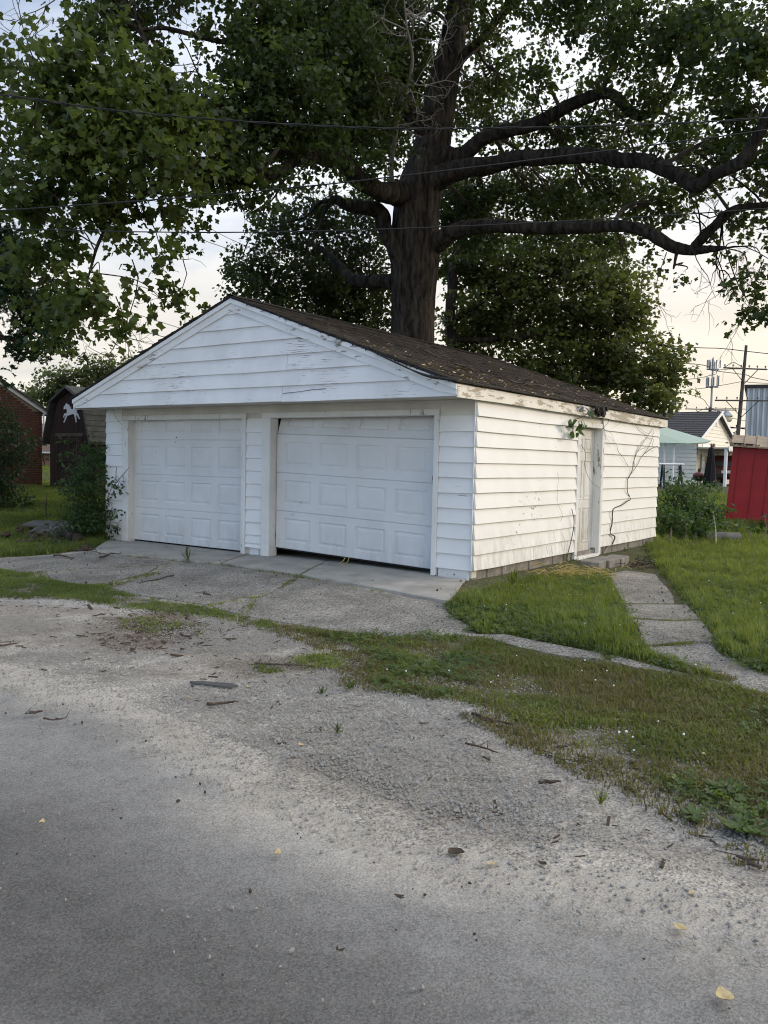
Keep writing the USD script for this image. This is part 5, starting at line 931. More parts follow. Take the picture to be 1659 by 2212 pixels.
# ------------------------------------------------------------------ vine on the side wall
vine = thing('vine', 'dead bare vine climbing the right part of the side wall', 'vine', (C0[0], C0[1], 0), -TH)
def z6(x, y): return (1020 + x / 3.19) / 1.04159, (800 + y / 3.19) / 1.04159
def vline(pts, r0, r1, px=.040, name='stem', m='twig'):
    q = np.array([plane_pt(*z6(*p), px=px) for p in pts]); q[:, 0] += .012 * np.sin(np.arange(len(q)) * 2.1); s = spline(q, 5); obj(name, MB().tube(s, np.linspace(r0, r1, len(s)) * .55, 6).mesh(), M[m], vine)
vline([(1140, 1355), (1155, 1300), (1130, 1275), (1140, 1200), (1138, 1130), (1160, 1095), (1205, 1075), (1245, 1045), (1275, 1030), (1250, 980), (1245, 930), (1258, 880), (1290, 830), (1320, 780), (1360, 720), (1420, 670), (1465, 650)], .020, .006)
vline([(1258, 880), (1280, 820), (1300, 760), (1320, 690), (1350, 640), (1390, 590), (1420, 540)], .012, .004); vline([(1300, 800), (1295, 740), (1330, 660), (1370, 600)], .007, .003); vline([(1360, 720), (1400, 650), (1430, 600), (1440, 530)], .008, .003); vline([(1390, 590), (1430, 600), (1432, 650)], .007, .004); vline([(1320, 690), (1380, 660), (1440, 690)], .005, .002)
vline([(1258, 800), (1220, 740), (1190, 690), (1170, 640), (1120, 590), (1080, 560)], .006, .002); vline([(1075, 500), (1085, 560), (1100, 610), (1125, 660)], .005, .003); vline([(1070, 520), (1130, 560), (1160, 610)], .004, .002); vline([(1240, 430), (1290, 480), (1340, 540), (1400, 580)], .006, .003); vline([(1430, 520), (1400, 560), (1340, 520), (1300, 470)], .004, .002)
vline([(918, 640), (945, 700), (950, 800), (985, 900), (1050, 955)], .007, .004, px=.055); vline([(770, 1190), (778, 1140), (755, 1060), (745, 980), (748, 900), (755, 840)], .0035, .002); vline([(800, 1400), (795, 1330), (780, 1260)], .004, .002); vline([(720, 1265), (728, 1330)], .003, .002); vline([(665, 1370), (675, 1430)], .004, .003); vline([(700, 1360), (705, 1420)], .004, .002); vline([(573, 1380), (574, 1460)], .004, .002)
vline([(1085, 420), (1110, 470), (1080, 540), (1130, 640)], .006, .003, px=.06); vline([(1160, 420), (1200, 470), (1150, 520)], .004, .002, px=.06); vline([(850, 1100), (862, 1200), (850, 1330), (820, 1430), (810, 1500)], .010, .012, px=.055)
lf = thing('vine_leaves', 'green leaf sprig hanging from the eave over the side door', 'plant', (C0[0], C0[1], 0), -TH); r = np.random.default_rng(17)
for k, (x, y) in enumerate([(960, 400), (975, 385), (990, 378), (845, 455), (870, 470), (890, 465), (905, 485), (925, 490), (935, 470), (955, 495), (860, 540), (880, 555), (900, 520), (838, 480), (850, 500), (915, 460)]):
    q = plane_pt(*z6(x, y), px=.13 + .05 * r.normal()); v, f = OVAL; obj('leaf', (q + (v * r.uniform(.13, .19)) @ rotm((-1.9 + r.normal(0, .4), r.normal(0, .5), r.uniform(0, 6.28))).T, f), M['leaf_shrub'], lf, smooth=True)
q = np.array([plane_pt(*z6(*p), px=.11) for p in [(1010, 395), (960, 420), (900, 450), (860, 470), (860, 560)]]); obj('stem', MB().tube(spline(q, 4), .006, 5).mesh(), M['twig'], lf)
# petals and twigs lying on the roof
rp = np.random.default_rng(18); pts = []
for k in range(300):
    s = W_ / 2 + OS - abs(rp.normal(0, .85)) - .02; yy = rp.uniform(yg, YB) if k % 3 else rp.uniform(yg, 2.5)
    if s < .1: continue
    w = loc2w(XM + s, yy); w[2] = ZR + .052 - KR * s; pts.append(w)
pv, pf = blade_leaf(2, .6); pts = np.array(pts); n_ = len(pts)
instancer('roof_petals', [((pv * .042, pf), M['petal'], False)], pts, np.zeros(n_, int), np.column_stack([rp.normal(0, .3, n_), rp.normal(0, .3, n_), rp.uniform(0, 6.28, n_)]), rp.uniform(.6, 1.3, n_), None, 'pale fallen petals sprinkled over the shingle roof', 'petals')
def roofp(s, y, up=.03): w = loc2w(XM + s, y); w[2] = ZR + .05 - KR * s + up; return w
for k, (s, y, dy, lb) in enumerate(((3.1, 2.2, 1.4, 'forked dead branch lying near the middle of the roof edge'), (2.7, .9, .7, 'thin dead twig lying on the roof above the corner'), (3.3, 3.6, 1.1, 'dead branch with upright twig over the side door'), (2.0, 1.2, .9, 'dark branch lying high on the roof slope'), (3.2, 1.6, .5, 'clump of black bark lying on the roof'))):
    r = np.random.default_rng(830 + k); m = MB(); bare_twigs(m, roofp(s, y), E2.tolist() + [0.0], dy, r, .014, 0)
    p0, p1 = roofp(s, y), roofp(s + .1, y + dy); pts = np.array([p0 + (p1 - p0) * t + r.normal(0, .03, 3) * [1, 1, .3] + [0, 0, .01] for t in np.linspace(0, 1, 7)]); m = MB().tube(spline(pts, 3), np.linspace(.016, .006, 19), 5)
    for q in pts[1:6]: e = roofp(s + r.normal(.1, .25), y + dy * r.random(), .03 + .12 * (r.random() < .4)); m.tube(spline([q, (q + e) / 2 + r.normal(0, .03, 3) * [1, 1, .5] + [0, 0, .02], e], 4), np.linspace(.008, .003, 9), 4)
    obj('fallen_branch', m.mesh(), M['twig'], None, True, lb, 'branch')

# ------------------------------------------------------------------ shrubs and weeds
def shrub(name, label, masses, leaf, mat, size, n_leaf, spread, seed, stems=(), category='shrub', grow=1.0):
    global GROW
    t = thing(name, label, category, (0, 0, 0)); r = np.random.default_rng(seed); st = MB(); sk = []
    for (x, y, d, x2, y2, d2, rad) in stems:
        a, b = (gnd(x, y) if d is None else at(x, y, d)), at(x2, y2, d2); pts = np.array([a + (b - a) * t_ + r.normal(0, .05, 3) * (0 < t_ < 1) for t_ in np.linspace(0, 1, 5)]); st.tube(spline(pts, 3), np.linspace(rad, rad * .4, 13), 5); sk.append(np.column_stack([pts, np.full(5, rad)]))
    if not sk: c = at(*masses[0][:2], masses[0][4]); sk = [np.array([[c[0], c[1], float(terrain(c[0], c[1])), .02]] * 2)]
    c = Crown(sk, seed); g0 = GROW; GROW = grow
    for m_ in masses: c.mass(*m_, size, n_leaf, spread)
    GROW = g0; st.v += c.tw.v; st.f += [f + st.n for f in c.tw.f]; st.n += c.tw.n
    obj('stem', st.mesh(), M['twig'], t); p = np.vstack(c.pts); p[:, 2] = np.maximum(p[:, 2], terrain(p[:, 0], p[:, 1]) + .03); n = len(p)
    instancer('foliage', [(spray(leaf, n_leaf, size, spread, seed * 10 + k), mat, True) for k in range(4)], p, r.integers(0, 4, n), np.column_stack([r.normal(0, .3, n), r.normal(0, .3, n), r.uniform(0, 6.28, n)]), r.uniform(.75, 1.25, n), t)
    return t
shrub('leafy_shrub', 'bushy green shrub pressed against the left corner of the garage', [(200, 1090, 52, 70, 14.5, 2.6), (205, 1010, 42, 50, 14.6, 2.0), (218, 975, 22, 30, 14.7, 1.3), (165, 970, 14, 20, 14.5, .8), (180, 1130, 50, 35, 14.2, 2.6), (222, 1120, 20, 45, 14.0, 2.4), (160, 1050, 25, 40, 14.4, 1.5), (246, 1055, 11, 12, 13.7, .8), (252, 1040, 7, 4, 13.6, .8)], OVAL, M['leaf_shrub'], .062, 16,   .14, 111, grow=2.1,
      stems=[(200, 1160, None, 200, 1000, 14.6, .02), (190, 1160, None, 165, 965, 14.5, .012), (215, 1160, None, 222, 965, 14.7, .014), (225, 1155, None, 250, 1045, 13.7, .004)])
shrub('dark_bush', 'tall dark bush in front of the brick house at the left edge', [(5, 1040, 50, 85, 18, 3.4), (20, 960, 34, 60, 18, 3.2), (-40, 1000, 60, 130, 18, 2.6), (45, 1075, 20, 35, 17.8, 2.2), (10, 900, 22, 28, 18, 1.6), (60, 960, 14, 12, 18, 1.3), (50, 1010, 16, 20, 18, 1.4), (66, 985, 8, 8, 18, 1.0), (25, 1110, 40, 22, 17.8, 2.4)], OVAL, M['leaf_dark'], .085, 14, .18, 121, [(0, 1125, None, 10, 950, 18, .04), (-30, 1125, None, -40, 930, 18, .04)])
shrub('creeping_weeds', 'low bright weeds sprawling over the rubble heap', [(115, 1165, 22, 18, 13.4, 1.6), (140, 1175, 18, 10, 13.2, 1.4), (85, 1182, 22, 8, 13.2, 1.0)], OVAL, M['leaf_shrub'], .04, 16, .09, 131, category='weeds')
shrub('creeping_weeds', 'tall weeds in the yard grass behind the grey slate', [(100, 1085, 45, 14, 16.5, 1.3), (70, 1100, 30, 14, 16, 1.3), (160, 1100, 25, 20, 15.5, 1.6)], NARROW, M['grass'], .12, 12, .12, 132, category='weeds')
shrub('leafy_shrub', 'spreading bush between the garage back corner and the red shed', [(1460, 1090, 42, 40, 19, 2.6), (1510, 1085, 40, 35, 19.5, 2.4), (1440, 1130, 30, 40, 17.2, 2.6), (1480, 1140, 50, 32, 17.8, 2.6), (1535, 1120, 30, 34, 19, 2.3), (1520, 1065, 18, 14, 20, 1.5), (1455, 1050, 30, 14, 19.5, 1.3), (1480, 1065, 25, 12, 20, 1.2)], OVAL, M['leaf_shrub'], .09, 14, .2, 141, grow=2.2, stems= [(1450, 1175, None, 1455, 1080, 19, .02), (1500, 1165, None, 1510, 1080, 19.4, .02), (1480, 1170, None, 1475, 1055, 19.6, .012)])
shrub('leafy_plant', 'big-leaved plant in front of the red shed', [(1612, 1150, 16, 14, 20, 1.6), (1612, 1128, 12, 8, 20, 1.3)], OVAL, M['leaf_shrub'], .2, 6, .16, 151, [(1612, 1172, None, 1612, 1120, 20, .012)], 'plant'); shrub('leafy_plant', 'bushy plant at the right edge under the red shed', [(1650, 1135, 22, 28, 19.5, 2.0), (1640, 1165, 26, 12, 19.3, 2.0), (1690, 1140, 40, 30, 19.5, 2.0)], OVAL, M['leaf_shrub'], .16, 7, .18, 152, [(1650, 1172, None, 1652, 1110, 19.5, .014)], 'plant')
shrub('creeping_weeds', 'dark weed clump at the left edge of the side door', [(1224, 1205, 9, 22, 12.6, 1.8), (1222, 1228, 14, 10, 12.5, 1.8)], NARROW, M['leaf_shrub'], .07, 12, .07, 161, category='weeds')
shrub('creeping_weeds', 'weeds along the foundation below the right part of the side wall', [(1330, 1206, 40, 8, 14.5, .8), (1390, 1200, 25, 8, 15.6, .9), (1290, 1215, 18, 6, 13.6, .5)], OVAL, M['leaf_shrub'], .04, 14, .09, 162, category='weeds')

# rubble by the left corner: slates, stones, a log end
RUB = [((118, 1132), 15.0, .52, .26, .035, .10, .35, 'large flat grey slate lying on top of the rubble heap'), ((108, 1142), 14.6, .34, .20, .035, .25, .1, 'smaller slate under the large flat slate'), ((138, 1150), 14.4, .24, .16, .05, .2, .5, 'tilted slate at the right under the large flat slate'), ((92, 1148), 14.5, .16, .10, .06, .5, 1.1, 'small dark stone left under the slates'), ((10, 1140), 15.5, .34, .24, .05, .15, .6, 'flat grey slab at the left edge beneath the dark bush'), ((38, 1146), 15.2, .22, .14, .05, .1, .2, 'small flat slab right of the one at the left edge')]
for k, ((x, y), d, w, l, t, tl, rz, lb) in enumerate(RUB):
    v, f = prism([(-w, -l * .7), (-w * .2, -l), (w * .8, -l * .8), (w, l * .3), (w * .3, l), (-w * .7, l * .8)], -t / 2, t / 2); v = np.array(v); p = at(x, y, d)
    obj('slate_slab', (v @ rotm((tl, tl * .4 * (-1) ** k, rz)).T + p, f), M['slate'], None, False, lb, 'slab')
r = np.random.default_rng(19); m = MB()
for k in range(140):
    x, y = r.normal(115, 48), r.normal(1168, 12); 
    if y > 1192 or x > 222: continue
    a = gnd(x, y); s = r.gamma(2, .022) + .02; v, f = pebble(2000 + k); m.add(np.array(v) * s + a + [0, 0, .02 + r.uniform(0, .1) * math.exp(-((y - 1160) / 18) ** 2)], f)
obj('rubble', m.mesh(), M['litter'], None, False, 'heap of dark rubble and rotten bark beside the shrub', 'rubble', kind='stuff')
mound = np.array([gnd(x, y) for x, y in ((60, 1170), (120, 1150), (185, 1165), (200, 1190), (120, 1190), (70, 1188))])
p0, p1 = gnd(168, 1176) + [0, 0, .09], gnd(150, 1172) + [-.25, .25, .10]; a = p1 - p0; obj('log', MB().tube([p0, p0 + a * .3, p1], [.085, .09, .08], 12).mesh(), M['bark'], None, True, 'short dark log end poking out of the rubble', 'log')
for k, (a, b_, lb) in enumerate((((150, 1188), (205, 1196), 'long brown branch lying at the foot of the shrub'), ((60, 1175), (82, 1163), 'pale broken stick on the rubble heap'), ((215, 1207), (262, 1200), 'thin bent branch across the apron edge'), ((110, 1203), (170, 1212), 'thin dark branch on the left slab'))):
    q0, q1 = gnd(*a) + [0, 0, .03], gnd(*b_) + [0, 0, .05]; r = np.random.default_rng(850 + k); pts = np.array([q0 + (q1 - q0) * t + r.normal(0, .03, 3) * [1, 1, .3] for t in np.linspace(0, 1, 6)]); m = MB().tube(spline(pts, 4), np.linspace(.014, .006, 21), 6)
    m.tube([pts[2], pts[2] + r.normal(0, .1, 3) + [0, 0, .05]], [.007, .003], 4); obj('fallen_branch', m.mesh(), M['greywood'] if k == 1 else M['twig'], None, True, lb, 'branch')

# ------------------------------------------------------------------ left: brick house, second house, barn
M['brick'] = plain('red_brick', (0.155, 0.062, 0.040), 0.9, 0.35, 9, bump=0.3, bscale=50, rnd=0.4); M['mortar'] = plain('pale_mortar', (0.34, 0.29, 0.23), 0.95, 0.2, 14); M['roofing'] = plain('dark_roofing', (0.06, 0.056, 0.054), 0.95, 0.35, 9, bump=.4); M['barn'] = plain('dark_brown_boards', (0.040, 0.024, 0.020), 0.85, 0.45, 3, bump=0.5, bscale=30, stretch=(9, 9, .8)); M['barnroof'] = plain('mossy_grey_shingle', (0.125, 0.125, 0.100), .95, .35, 7, bump=.5)
def zat(x, y, d): return at(x, y, d)[2]
HY = 24.0; hx1 = at(91, 1000, HY)[0]; HA = math.pi / 2 - TH
def facept(o, ang, x, y):
    d = ray(x, y); u = np.array([math.cos(ang), math.sin(ang)]); n = np.array([u[1], -u[0]]); t = (np.asarray(o) @ n) / (d[:2] @ n); w = d * t; return (w[:2] - o) @ u, w[2] + EYE
ho = np.array([hx1, HY]); hz0 = zat(91, 1052, HY) - .25; zc = zat(93, 890, HY); _a, _b = facept(ho, HA, 0, 822), facept(ho, HA, 95, 886); rs_ = (_a[1] - _b[1]) / (_b[0] - _a[0])
house = thing('brick_house', 'red brick gable-end house with white rake board at the left edge', 'house', (hx1, HY, 0), HA)
half = 4.0
obj('wall', prism([(-2 * half, hz0), (0, hz0), (0, zc), (-half, zc + half * rs_), (-2 * half, zc)], 0.012, .3, 'xz'), M['mortar'], house); obj('side_wall', MB().box((-.30, .301, hz0), (-.012, 9, zc)).mesh(), M['brick'], house); obj('side_wall', MB().box((-2 * half, .301, hz0), (-2 * half + .3, 9, zc)).mesh(), M['brick'], house); obj('back_wall', prism([(-2 * half, hz0), (0, hz0), (0, zc), (-half, zc + half * rs_), (-2 * half, zc)], 8.7, 9, 'xz'), M['brick'], house)
bl, r = [], np.random.default_rng(20)
row = 0; z = hz0 + .02
while z < zc + half * rs_:
    x = -0.004 - (0.105 if row % 2 else 0); top = lambda x_: zc - x_ * rs_ if x_ > -half else zc + (2 * half + x_) * rs_
    if row % 2 and z + .057 < zc: bl.append((-.004, -.100, z))
    while x > -2 * half + .25:
        if z + .057 < min(top(x), top(x - .203)) : bl.append((x, x - .203, z))
        x -= .2135
    z += .0677; row += 1
bl.sort(key=lambda b: (b[0] < facept(ho, HA, -20, 1000)[0], abs(b[0]) + abs(b[2] - 1.9) * .35)); rest = MB()
for k, (a, b_, z) in enumerate(bl):
    me = box((b_, -.004 + r.normal(0, .002), z), (a, .06, z + .057))
    if k < 300: obj('brick', me, M['brick'], house)
    else: rest.add(*me)
obj('bricks', rest.mesh(), M['brick'], house, kind='stuff')
for sg_ in (1, -1):
    e = half + .28
    P_ = [(-half, zc + half * rs_ + .10), (-half + sg_ * e, zc - .28 * rs_ + .10), (-half + sg_ * e, zc - .28 * rs_ - .02), (-half, zc + half * rs_ - .02)]; obj('rake_board', prism(P_, -.06, -.02, 'xz'), M['white'], house)
    P_ = [(-half, zc + half * rs_ + .14), (-half + sg_ * (e + .04), zc - .30 * rs_ + .13), (-half + sg_ * (e + .04), zc - .30 * rs_ + .07), (-half, zc + half * rs_ + .07)]; obj('roof', prism(P_, -.10, 9.1, 'xz'), M['roofing'], house)
obj('downspout', MB().tube([(.03, -.03, zc - .05), (.03, -.03, zc - .55)], .03, 6).mesh(), M['white'], house)
obj('foundation', MB().box((-2 * half, -.03, hz0 - .3), (.02, .5, hz0 + .14)).mesh(), M['block'], house)
D2 = 46; h2 = thing('brick_house', 'far orange brick house seen between the near house and the barn', 'house', (at(70, 1000, D2)[0], D2, 0))
bm = material('far_brick_wall', {'tc': ('texture_coordinate', {}), 'sw': ('separate_xyz', {}), 'cb': ('combine_xyz', {}), 'b': ('brick_texture', {'color1': (.24, .095, .06), 'color2': (.19, .075, .05), 'mortar': (.32, .24, .18), 'scale': 1.0, 'mortar_size': .008, 'brick_width': .213, 'row_height': .0677}), 'p': ('principled_bsdf', {'roughness': .9})}, [('tc.object', 'sw.vector'), ('sw.x', 'cb.x'), ('sw.z', 'cb.y'), ('cb.vector', 'b.vector'), ('b.color', 'p.base_color')], 'p.BSDF')
z0_, z1_ = zat(90, 1030, D2) - 1.0, zat(90, 978, D2); obj('wall', MB().box((-2, 0, z0_), (9, 6, z1_)).mesh(), bm, h2); obj('gutter', MB().box((-2.2, -.35, z1_ - .02), (9.2, -.2, z1_ + .12)).mesh(), M['white'], h2); obj('roof', prism([(-.4, z1_ + .1), (6.4, z1_ + .1), (3, z1_ + 1.7)], -2.3, 9.3, 'yz'), plain('brown_roofing', (.12, .075, .06), .95, .3, 5), h2)
obj('cable', MB().tube(spline([(.55, -.02, z1_ - .1), (.7, -.03, z1_ - .8), (.72, -.03, z1_ - 1.6), (.5, -.03, z1_ - 2.0)], 5), .02, 5).mesh(), M['cable'], h2)
BD = 23.6; B0 = at(108, 1056, BD); barn = thing('barn_shed', 'dark brown gambrel barn shed with a white horse cutout over its door', 'shed', (B0[0], B0[1], B0[2] - .05), -TH)
def bpt(x, y):   # photo point on the barn's front plane, in barn coordinates
    d = ray(x, y); n = -E2; o = np.array([B0[0], B0[1]]); t = (o @ n) / (d[:2] @ n); w = d * t + [0, 0, EYE]; return np.array([(w[:2] - o) @ E1, w[2] - (B0[2] - .05)])
bw = bpt(197, 1000)[0]; ze = bpt(109, 945)[1]; k1, ap = bpt(117, 868), bpt(152, 838); xm = bw / 2; kx = max(k1[0], .18 * bw); kz = k1[1]; az = ap[1] - .1
prof = [(0, 0), (bw, 0), (bw, ze), (bw - kx, kz), (xm, az), (kx, kz), (0, ze)]; zin = lambda x: np.interp(x, [0, kx, xm, bw - kx, bw], [ze, kz, az, kz, ze])
obj('gable_core', prism(prof, .03, .07, 'xz'), M['barn'], barn); obj('side_wall', MB().box((bw - .07, .07, 0), (bw - .03, 3.6, ze)).mesh(), M['barn'], barn); obj('side_wall', MB().box((.03, .07, 0), (.07, 3.6, ze)).mesh(), M['barn'], barn); obj('back_wall', prism(prof, 3.6, 3.64, 'xz'), M['barn'], barn)
n = 10; pw = bw / n; zh = bpt(150, 935)[1]
for i in range(n):
    x0, x1 = i * pw + .006, (i + 1) * pw - .006
    if .2 * bw < x0 + .02 and x1 - .02 < .78 * bw: obj('plank', prism([(x0, zh), (x1, zh), (x1, zin(x1)), (x0, zin(x0))], 0.004 * (i % 2), .028, 'xz'), M['barn'], barn)
    else: obj('plank', prism([(x0, 0), (x1, 0), (x1, zin(x1)), (x0, zin(x0))], 0.004 * (i % 2), .028, 'xz'), M['barn'], barn)
for i in range(16): y0 = .08 + i * .22; obj('plank', MB().box((bw - .029, y0 + .005, 0), (bw - .002 - .003 * (i % 2), y0 + .21, ze)).mesh(), M['barn'], barn)
obj('window_opening', MB().box((bw - .001, 1.0, ze - 1.1), (bw + .012, 2.6, ze - .12)).mesh(), M['dark'], barn)
bd = sub('barn_door', barn); d0, d1 = .2 * bw, .78 * bw
for i in range(4): obj('plank', MB().box((d0 + (d1 - d0) * i / 4 + .008, .008, .05), (d0 + (d1 - d0) * (i + 1) / 4 - .008, .028, zh - .2)).mesh(), M['barn'], bd)
for (a, b_, c, e) in ((d0 - .08, d1 + .08, zh - .10, zh - .005), (d0 - .05, d1 + .05, zh - .25, zh - .13)): obj('rail', MB().box((a, -.03, c), (b_, .006, e), .006).mesh(), plain('worn_brown_rail', (.10, .075, .06), .9, .4, 6) if c > zh - .12 else M['barn'], bd)
for x in (d0 - .03, d1 + .03, (d0 + d1) / 2): obj('stile', MB().box((x - .035, -.02, .05), (x + .035, .006, zh - .255), .005).mesh(), M['barn'], bd)
obj('rail', MB().box((d0, -.025, zh * .50), (d1, .004, zh * .50 + .09), .005).mesh(), M['barn'], bd)
obj('latch', MB().box((d0 - .02, -.04, zh * .5 - .06), (d0 + .12, -.026, zh * .5 - .02)).mesh(), M['metal_dark'], bd)
pts_o = [(-.14, ze - .12), (kx - .13, kz + .05), (xm, az + .16), (bw - kx + .13, kz + .05), (bw + .14, ze - .12)]; pts_i = [(x + (.03 if x < xm else -.03 if x > xm else 0), z - .07) for x, z in pts_o]
for i in range(4): obj('roof_slope', prism([pts_o[i], pts_o[i + 1], pts_i[i + 1], pts_i[i]], -.16, 3.8, 'xz'), M['roofing'] if i < 2 else M['barnroof'], barn)
q = np.array(pts_o[4]), np.array(pts_o[3]); sh = MB(); r = np.random.default_rng(22)
for j in range(8):
    t0, t1 = j / 8, (j + 1) / 8 + .02; a, b_ = q[0] + (q[1] - q[0]) * t0, q[0] + (q[1] - q[0]) * t1; y = -.15 - (j % 2) * .14
    while y < 3.7: 
        y0, y1 = max(y, -.155), min(y + .275, 3.78); off = .012 + r.uniform(0, .008)
        me = np.array([(a[0] + off, y0, a[1] + .003), (a[0] + off, y1, a[1] + .003), (b_[0] + .004, y1, b_[1]), (b_[0] + .004, y0, b_[1]), (a[0], y0, a[1] - .004), (a[0], y1, a[1] - .004)]); obj('shingle', (me, np.array([[0, 1, 2], [0, 2, 3], [0, 4, 5], [0, 5, 1]])), M['barnroof'], barn); y += .28
HORSE = [(795, 248), (808, 262), (830, 268), (836, 290), (849, 292), (850, 318), (870, 318), (890, 309), (912, 309), (950, 316), (942, 328), (918, 326), (921, 350), (917, 366), (932, 372), (941, 395), (956, 436), (947, 440), (926, 396), (905, 388), (911, 420), (914, 455), (921, 468), (911, 479), (904, 455), (895, 402), (880, 372), (850, 388), (825, 392), (810, 396), (797, 420), (784, 450), (774, 480), (762, 475), (774, 445), (790, 402), (785, 388), (776, 400), (769, 420), (760, 415), (771, 376), (790, 368), (805, 360), (802, 325), (790, 310), (775, 322), (765, 313), (770, 290), (785, 272)]
hp = [bpt((x / 5.266) / 1.04159, (860 + y / 5.266) / 1.04159) for x, y in HORSE]; obj('horse_cutout', prism([tuple(p) for p in hp], -.032, -.012, 'xz'), M['white'], barn)

# ------------------------------------------------------------------ right: red shed, white house, porch things
M['red'] = plain('red_painted_metal', (0.30, 0.018, 0.026), 0.5, 0.18, 3, bump=.05); M['tanroof'] = plain('tan_metal_roof', (0.36, 0.27, 0.18), .7, .3, 4)
RS = 23.0; R0 = at(1566, 1131, RS); ra = 0.95; red = thing('red_shed', 'bright red metal shed with ribbed tan roof edge at the right', 'shed', (R0[0], R0[1], R0[2]), -.42); UsdGeom.Xformable(red).AddRotateYOp().Set(3.6)
rh = zat(1577, 962, RS) - R0[2]; LW = 3.4; x = 0.0; k = 0
obj('wall_core', MB().box((0.01, .02, .0), (LW, 2.6, rh)).mesh(), M['red'], red)
while x < LW - .05:
    w = (.16, .40, .36, .38)[k % 4]; w = min(w, LW - x); b_ = MB().box((x + .004, 0.0, .01), (x + w - .004, .018, rh - .01), .003); b_.box((x - .012, -.014, .01), (x + .012, .0, rh - .01), .004); obj('wall_panel', b_.mesh(), M['red'], red); x += w; k += 1
for i in range(6): obj('wall_panel', MB().box((-.006, .02 + i * .43, .01), (.008, .44 + i * .43, rh - .01), .002).mesh(), M['red'], red)
obj('roof', prism([(-.14, rh + .01), (1.3, rh + .34), (2.74, rh + .01), (2.74, rh - .03), (1.3, rh + .30), (-.14, rh - .03)], -.10, LW + .1, 'yz'), M['tanroof'], red)
for i in range(12): xx = -.06 + i * .31; obj('roof_rib', prism([(-.15, rh + .05), (1.3, rh + .385), (1.3, rh + .335), (-.15, rh + .0)], xx, xx + .05, 'yz'), M['tanroof'], red)
obj('base', MB().box((.06, .05, -.35), (LW, 2.5, -.002)).mesh(), M['block'], red); obj('base_rail', MB().box((-.01, -.012, -.05), (LW, .03, .012)).mesh(), plain('dark_red_rail', (.10, .01, .015), .6, .2, 5), red)
lt = MB(); r = np.random.default_rng(23)
for k in range(30): c = np.array([.28 + r.normal(0, .18), -.02 + r.uniform(-.1, .12), rh + .06]); lt.box(c - r.uniform(.015, .05, 3) * [1, 1, .4], c + r.uniform(.015, .05, 3) * [1, 1, .4])
obj('roof_litter', lt.mesh(), M['litter'], red, kind='stuff')
a, b_ = gnd(1547, 1178), at(1540, 1105, 18.5); obj('leaning_stick', MB().tube([a, (a + b_) / 2 + [.02, 0, 0], b_], [.018, .016, .014], 6).mesh(), M['greywood'], None, True, 'thin grey stake leaning in the bush left of the red shed', 'stake')
a = gnd(1530, 1168); obj('edging_log', MB().tube([a + [-.5, .2, .06], a + [0, 0.1, .07], a + [.7, 0.1, .08]], [.10, .11, .10], 10).mesh(), M['slate'], None, True, 'half-buried timber edging between bush and lawn', 'timber')
M['cream'] = plain('cream_siding', (0.76, 0.72, 0.64), .6, .06, 3); M['greensiding'] = plain('pale_green_siding', (0.76, 0.74, 0.65), .6, .06, 3); M['awning'] = material('striped_awning', {'tc': ('texture_coordinate', {}), 'w': ('wave_texture', {'wave_type': 'bands', 'bands_direction': 'x', 'scale': 5.2, 'distortion': 0.3}), 'r': ('rgb_ramp', {'ramp': [(.35, (.20, .34, .27)), (.6, (.40, .47, .40))]}), 'p': ('principled_bsdf', {'roughness': .5})}, [('tc.object', 'w.vector'), ('w.fac', 'r.fac'), ('r.color', 'p.base_color')], 'p.BSDF')
WD = 42.0; H0 = at(1505, 1000, WD); wh = thing('white_house', 'white clapboard house with dark gable roof and green awning behind the bush', 'house', (H0[0], H0[1], 0), -TH)
gz0, ez, pz, GW = .3, 3.05, zat(1540, 891, 44.8), 6.9
obj('gable_core', prism([(0, gz0), (GW, gz0), (GW, ez), (GW / 2, pz - .1), (0, ez)], -.30, -.03, 'yz'), M['cream'], wh); obj('front_core', MB().box((-10, .03, gz0), (-.301, .2, ez)).mesh(), M['greensiding'], wh); obj('back_core', MB().box((-10, GW - .2, gz0), (-.301, GW - .03, ez)).mesh(), M['cream'], wh)
z = ez - .9; i = 0
while z < pz - .25:
    y0 = 0 if z < ez else (z - ez) / (pz - .1 - ez) * GW / 2; zt_ = z + .2; yt = 0 if zt_ < ez else min((zt_ - ez) / (pz - .1 - ez) * GW / 2, GW / 2 - .01)
    V = np.array([(0.03, y0, z), (.03, GW - y0, z), (.004, GW - yt, zt_), (.004, yt, zt_), (-.03, y0, z), (-.03, GW - y0, z)]); obj('siding_board', (V, np.array([[0, 1, 2], [0, 2, 3], [0, 4, 5], [0, 5, 1]])), M['cream'], wh); z += .19; i += 1
for i in range(11): z = gz0 + .1 + i * .2; obj('siding_board', (np.array([(-9, -.03, z), (-.02, -.03, z), (-.02, -.004, z + .21), (-9, -.004, z + .21), (-9, .03, z), (-.02, .03, z)]), np.array([[0, 1, 2], [0, 2, 3], [0, 4, 5], [0, 5, 1]])), M['greensiding'], wh)
for sgn in (0, 1):
    y0, y1 = (-.35, GW / 2) if not sgn else (GW + .35, GW / 2); dz = .35 * (pz - ez) / (GW / 2)
    obj('roof', prism([(y0, ez - dz + .06), (y1, pz + .06), (y1, pz - .04), (y0, ez - dz - .04)], -10.3, .25, 'yz'), M['roofing'], wh); obj('rake_board', prism([(y0, ez - dz + .03), (y1, pz + .03), (y1, pz - .13), (y0, ez - dz - .13)], .252, .28, 'yz'), M['white'], wh)
rr_ = MB()
for j in range(14):
    t = (j + .5) / 14; y = -.35 + t * (GW / 2 + .35); z = ez - .35 * (pz - ez) / (GW / 2) + .06 + t * (pz - ez + .35 * (pz - ez) / (GW / 2)); rr_.box((-10.3, y - .02, z + .001), (.24, y + .02, z + .014))
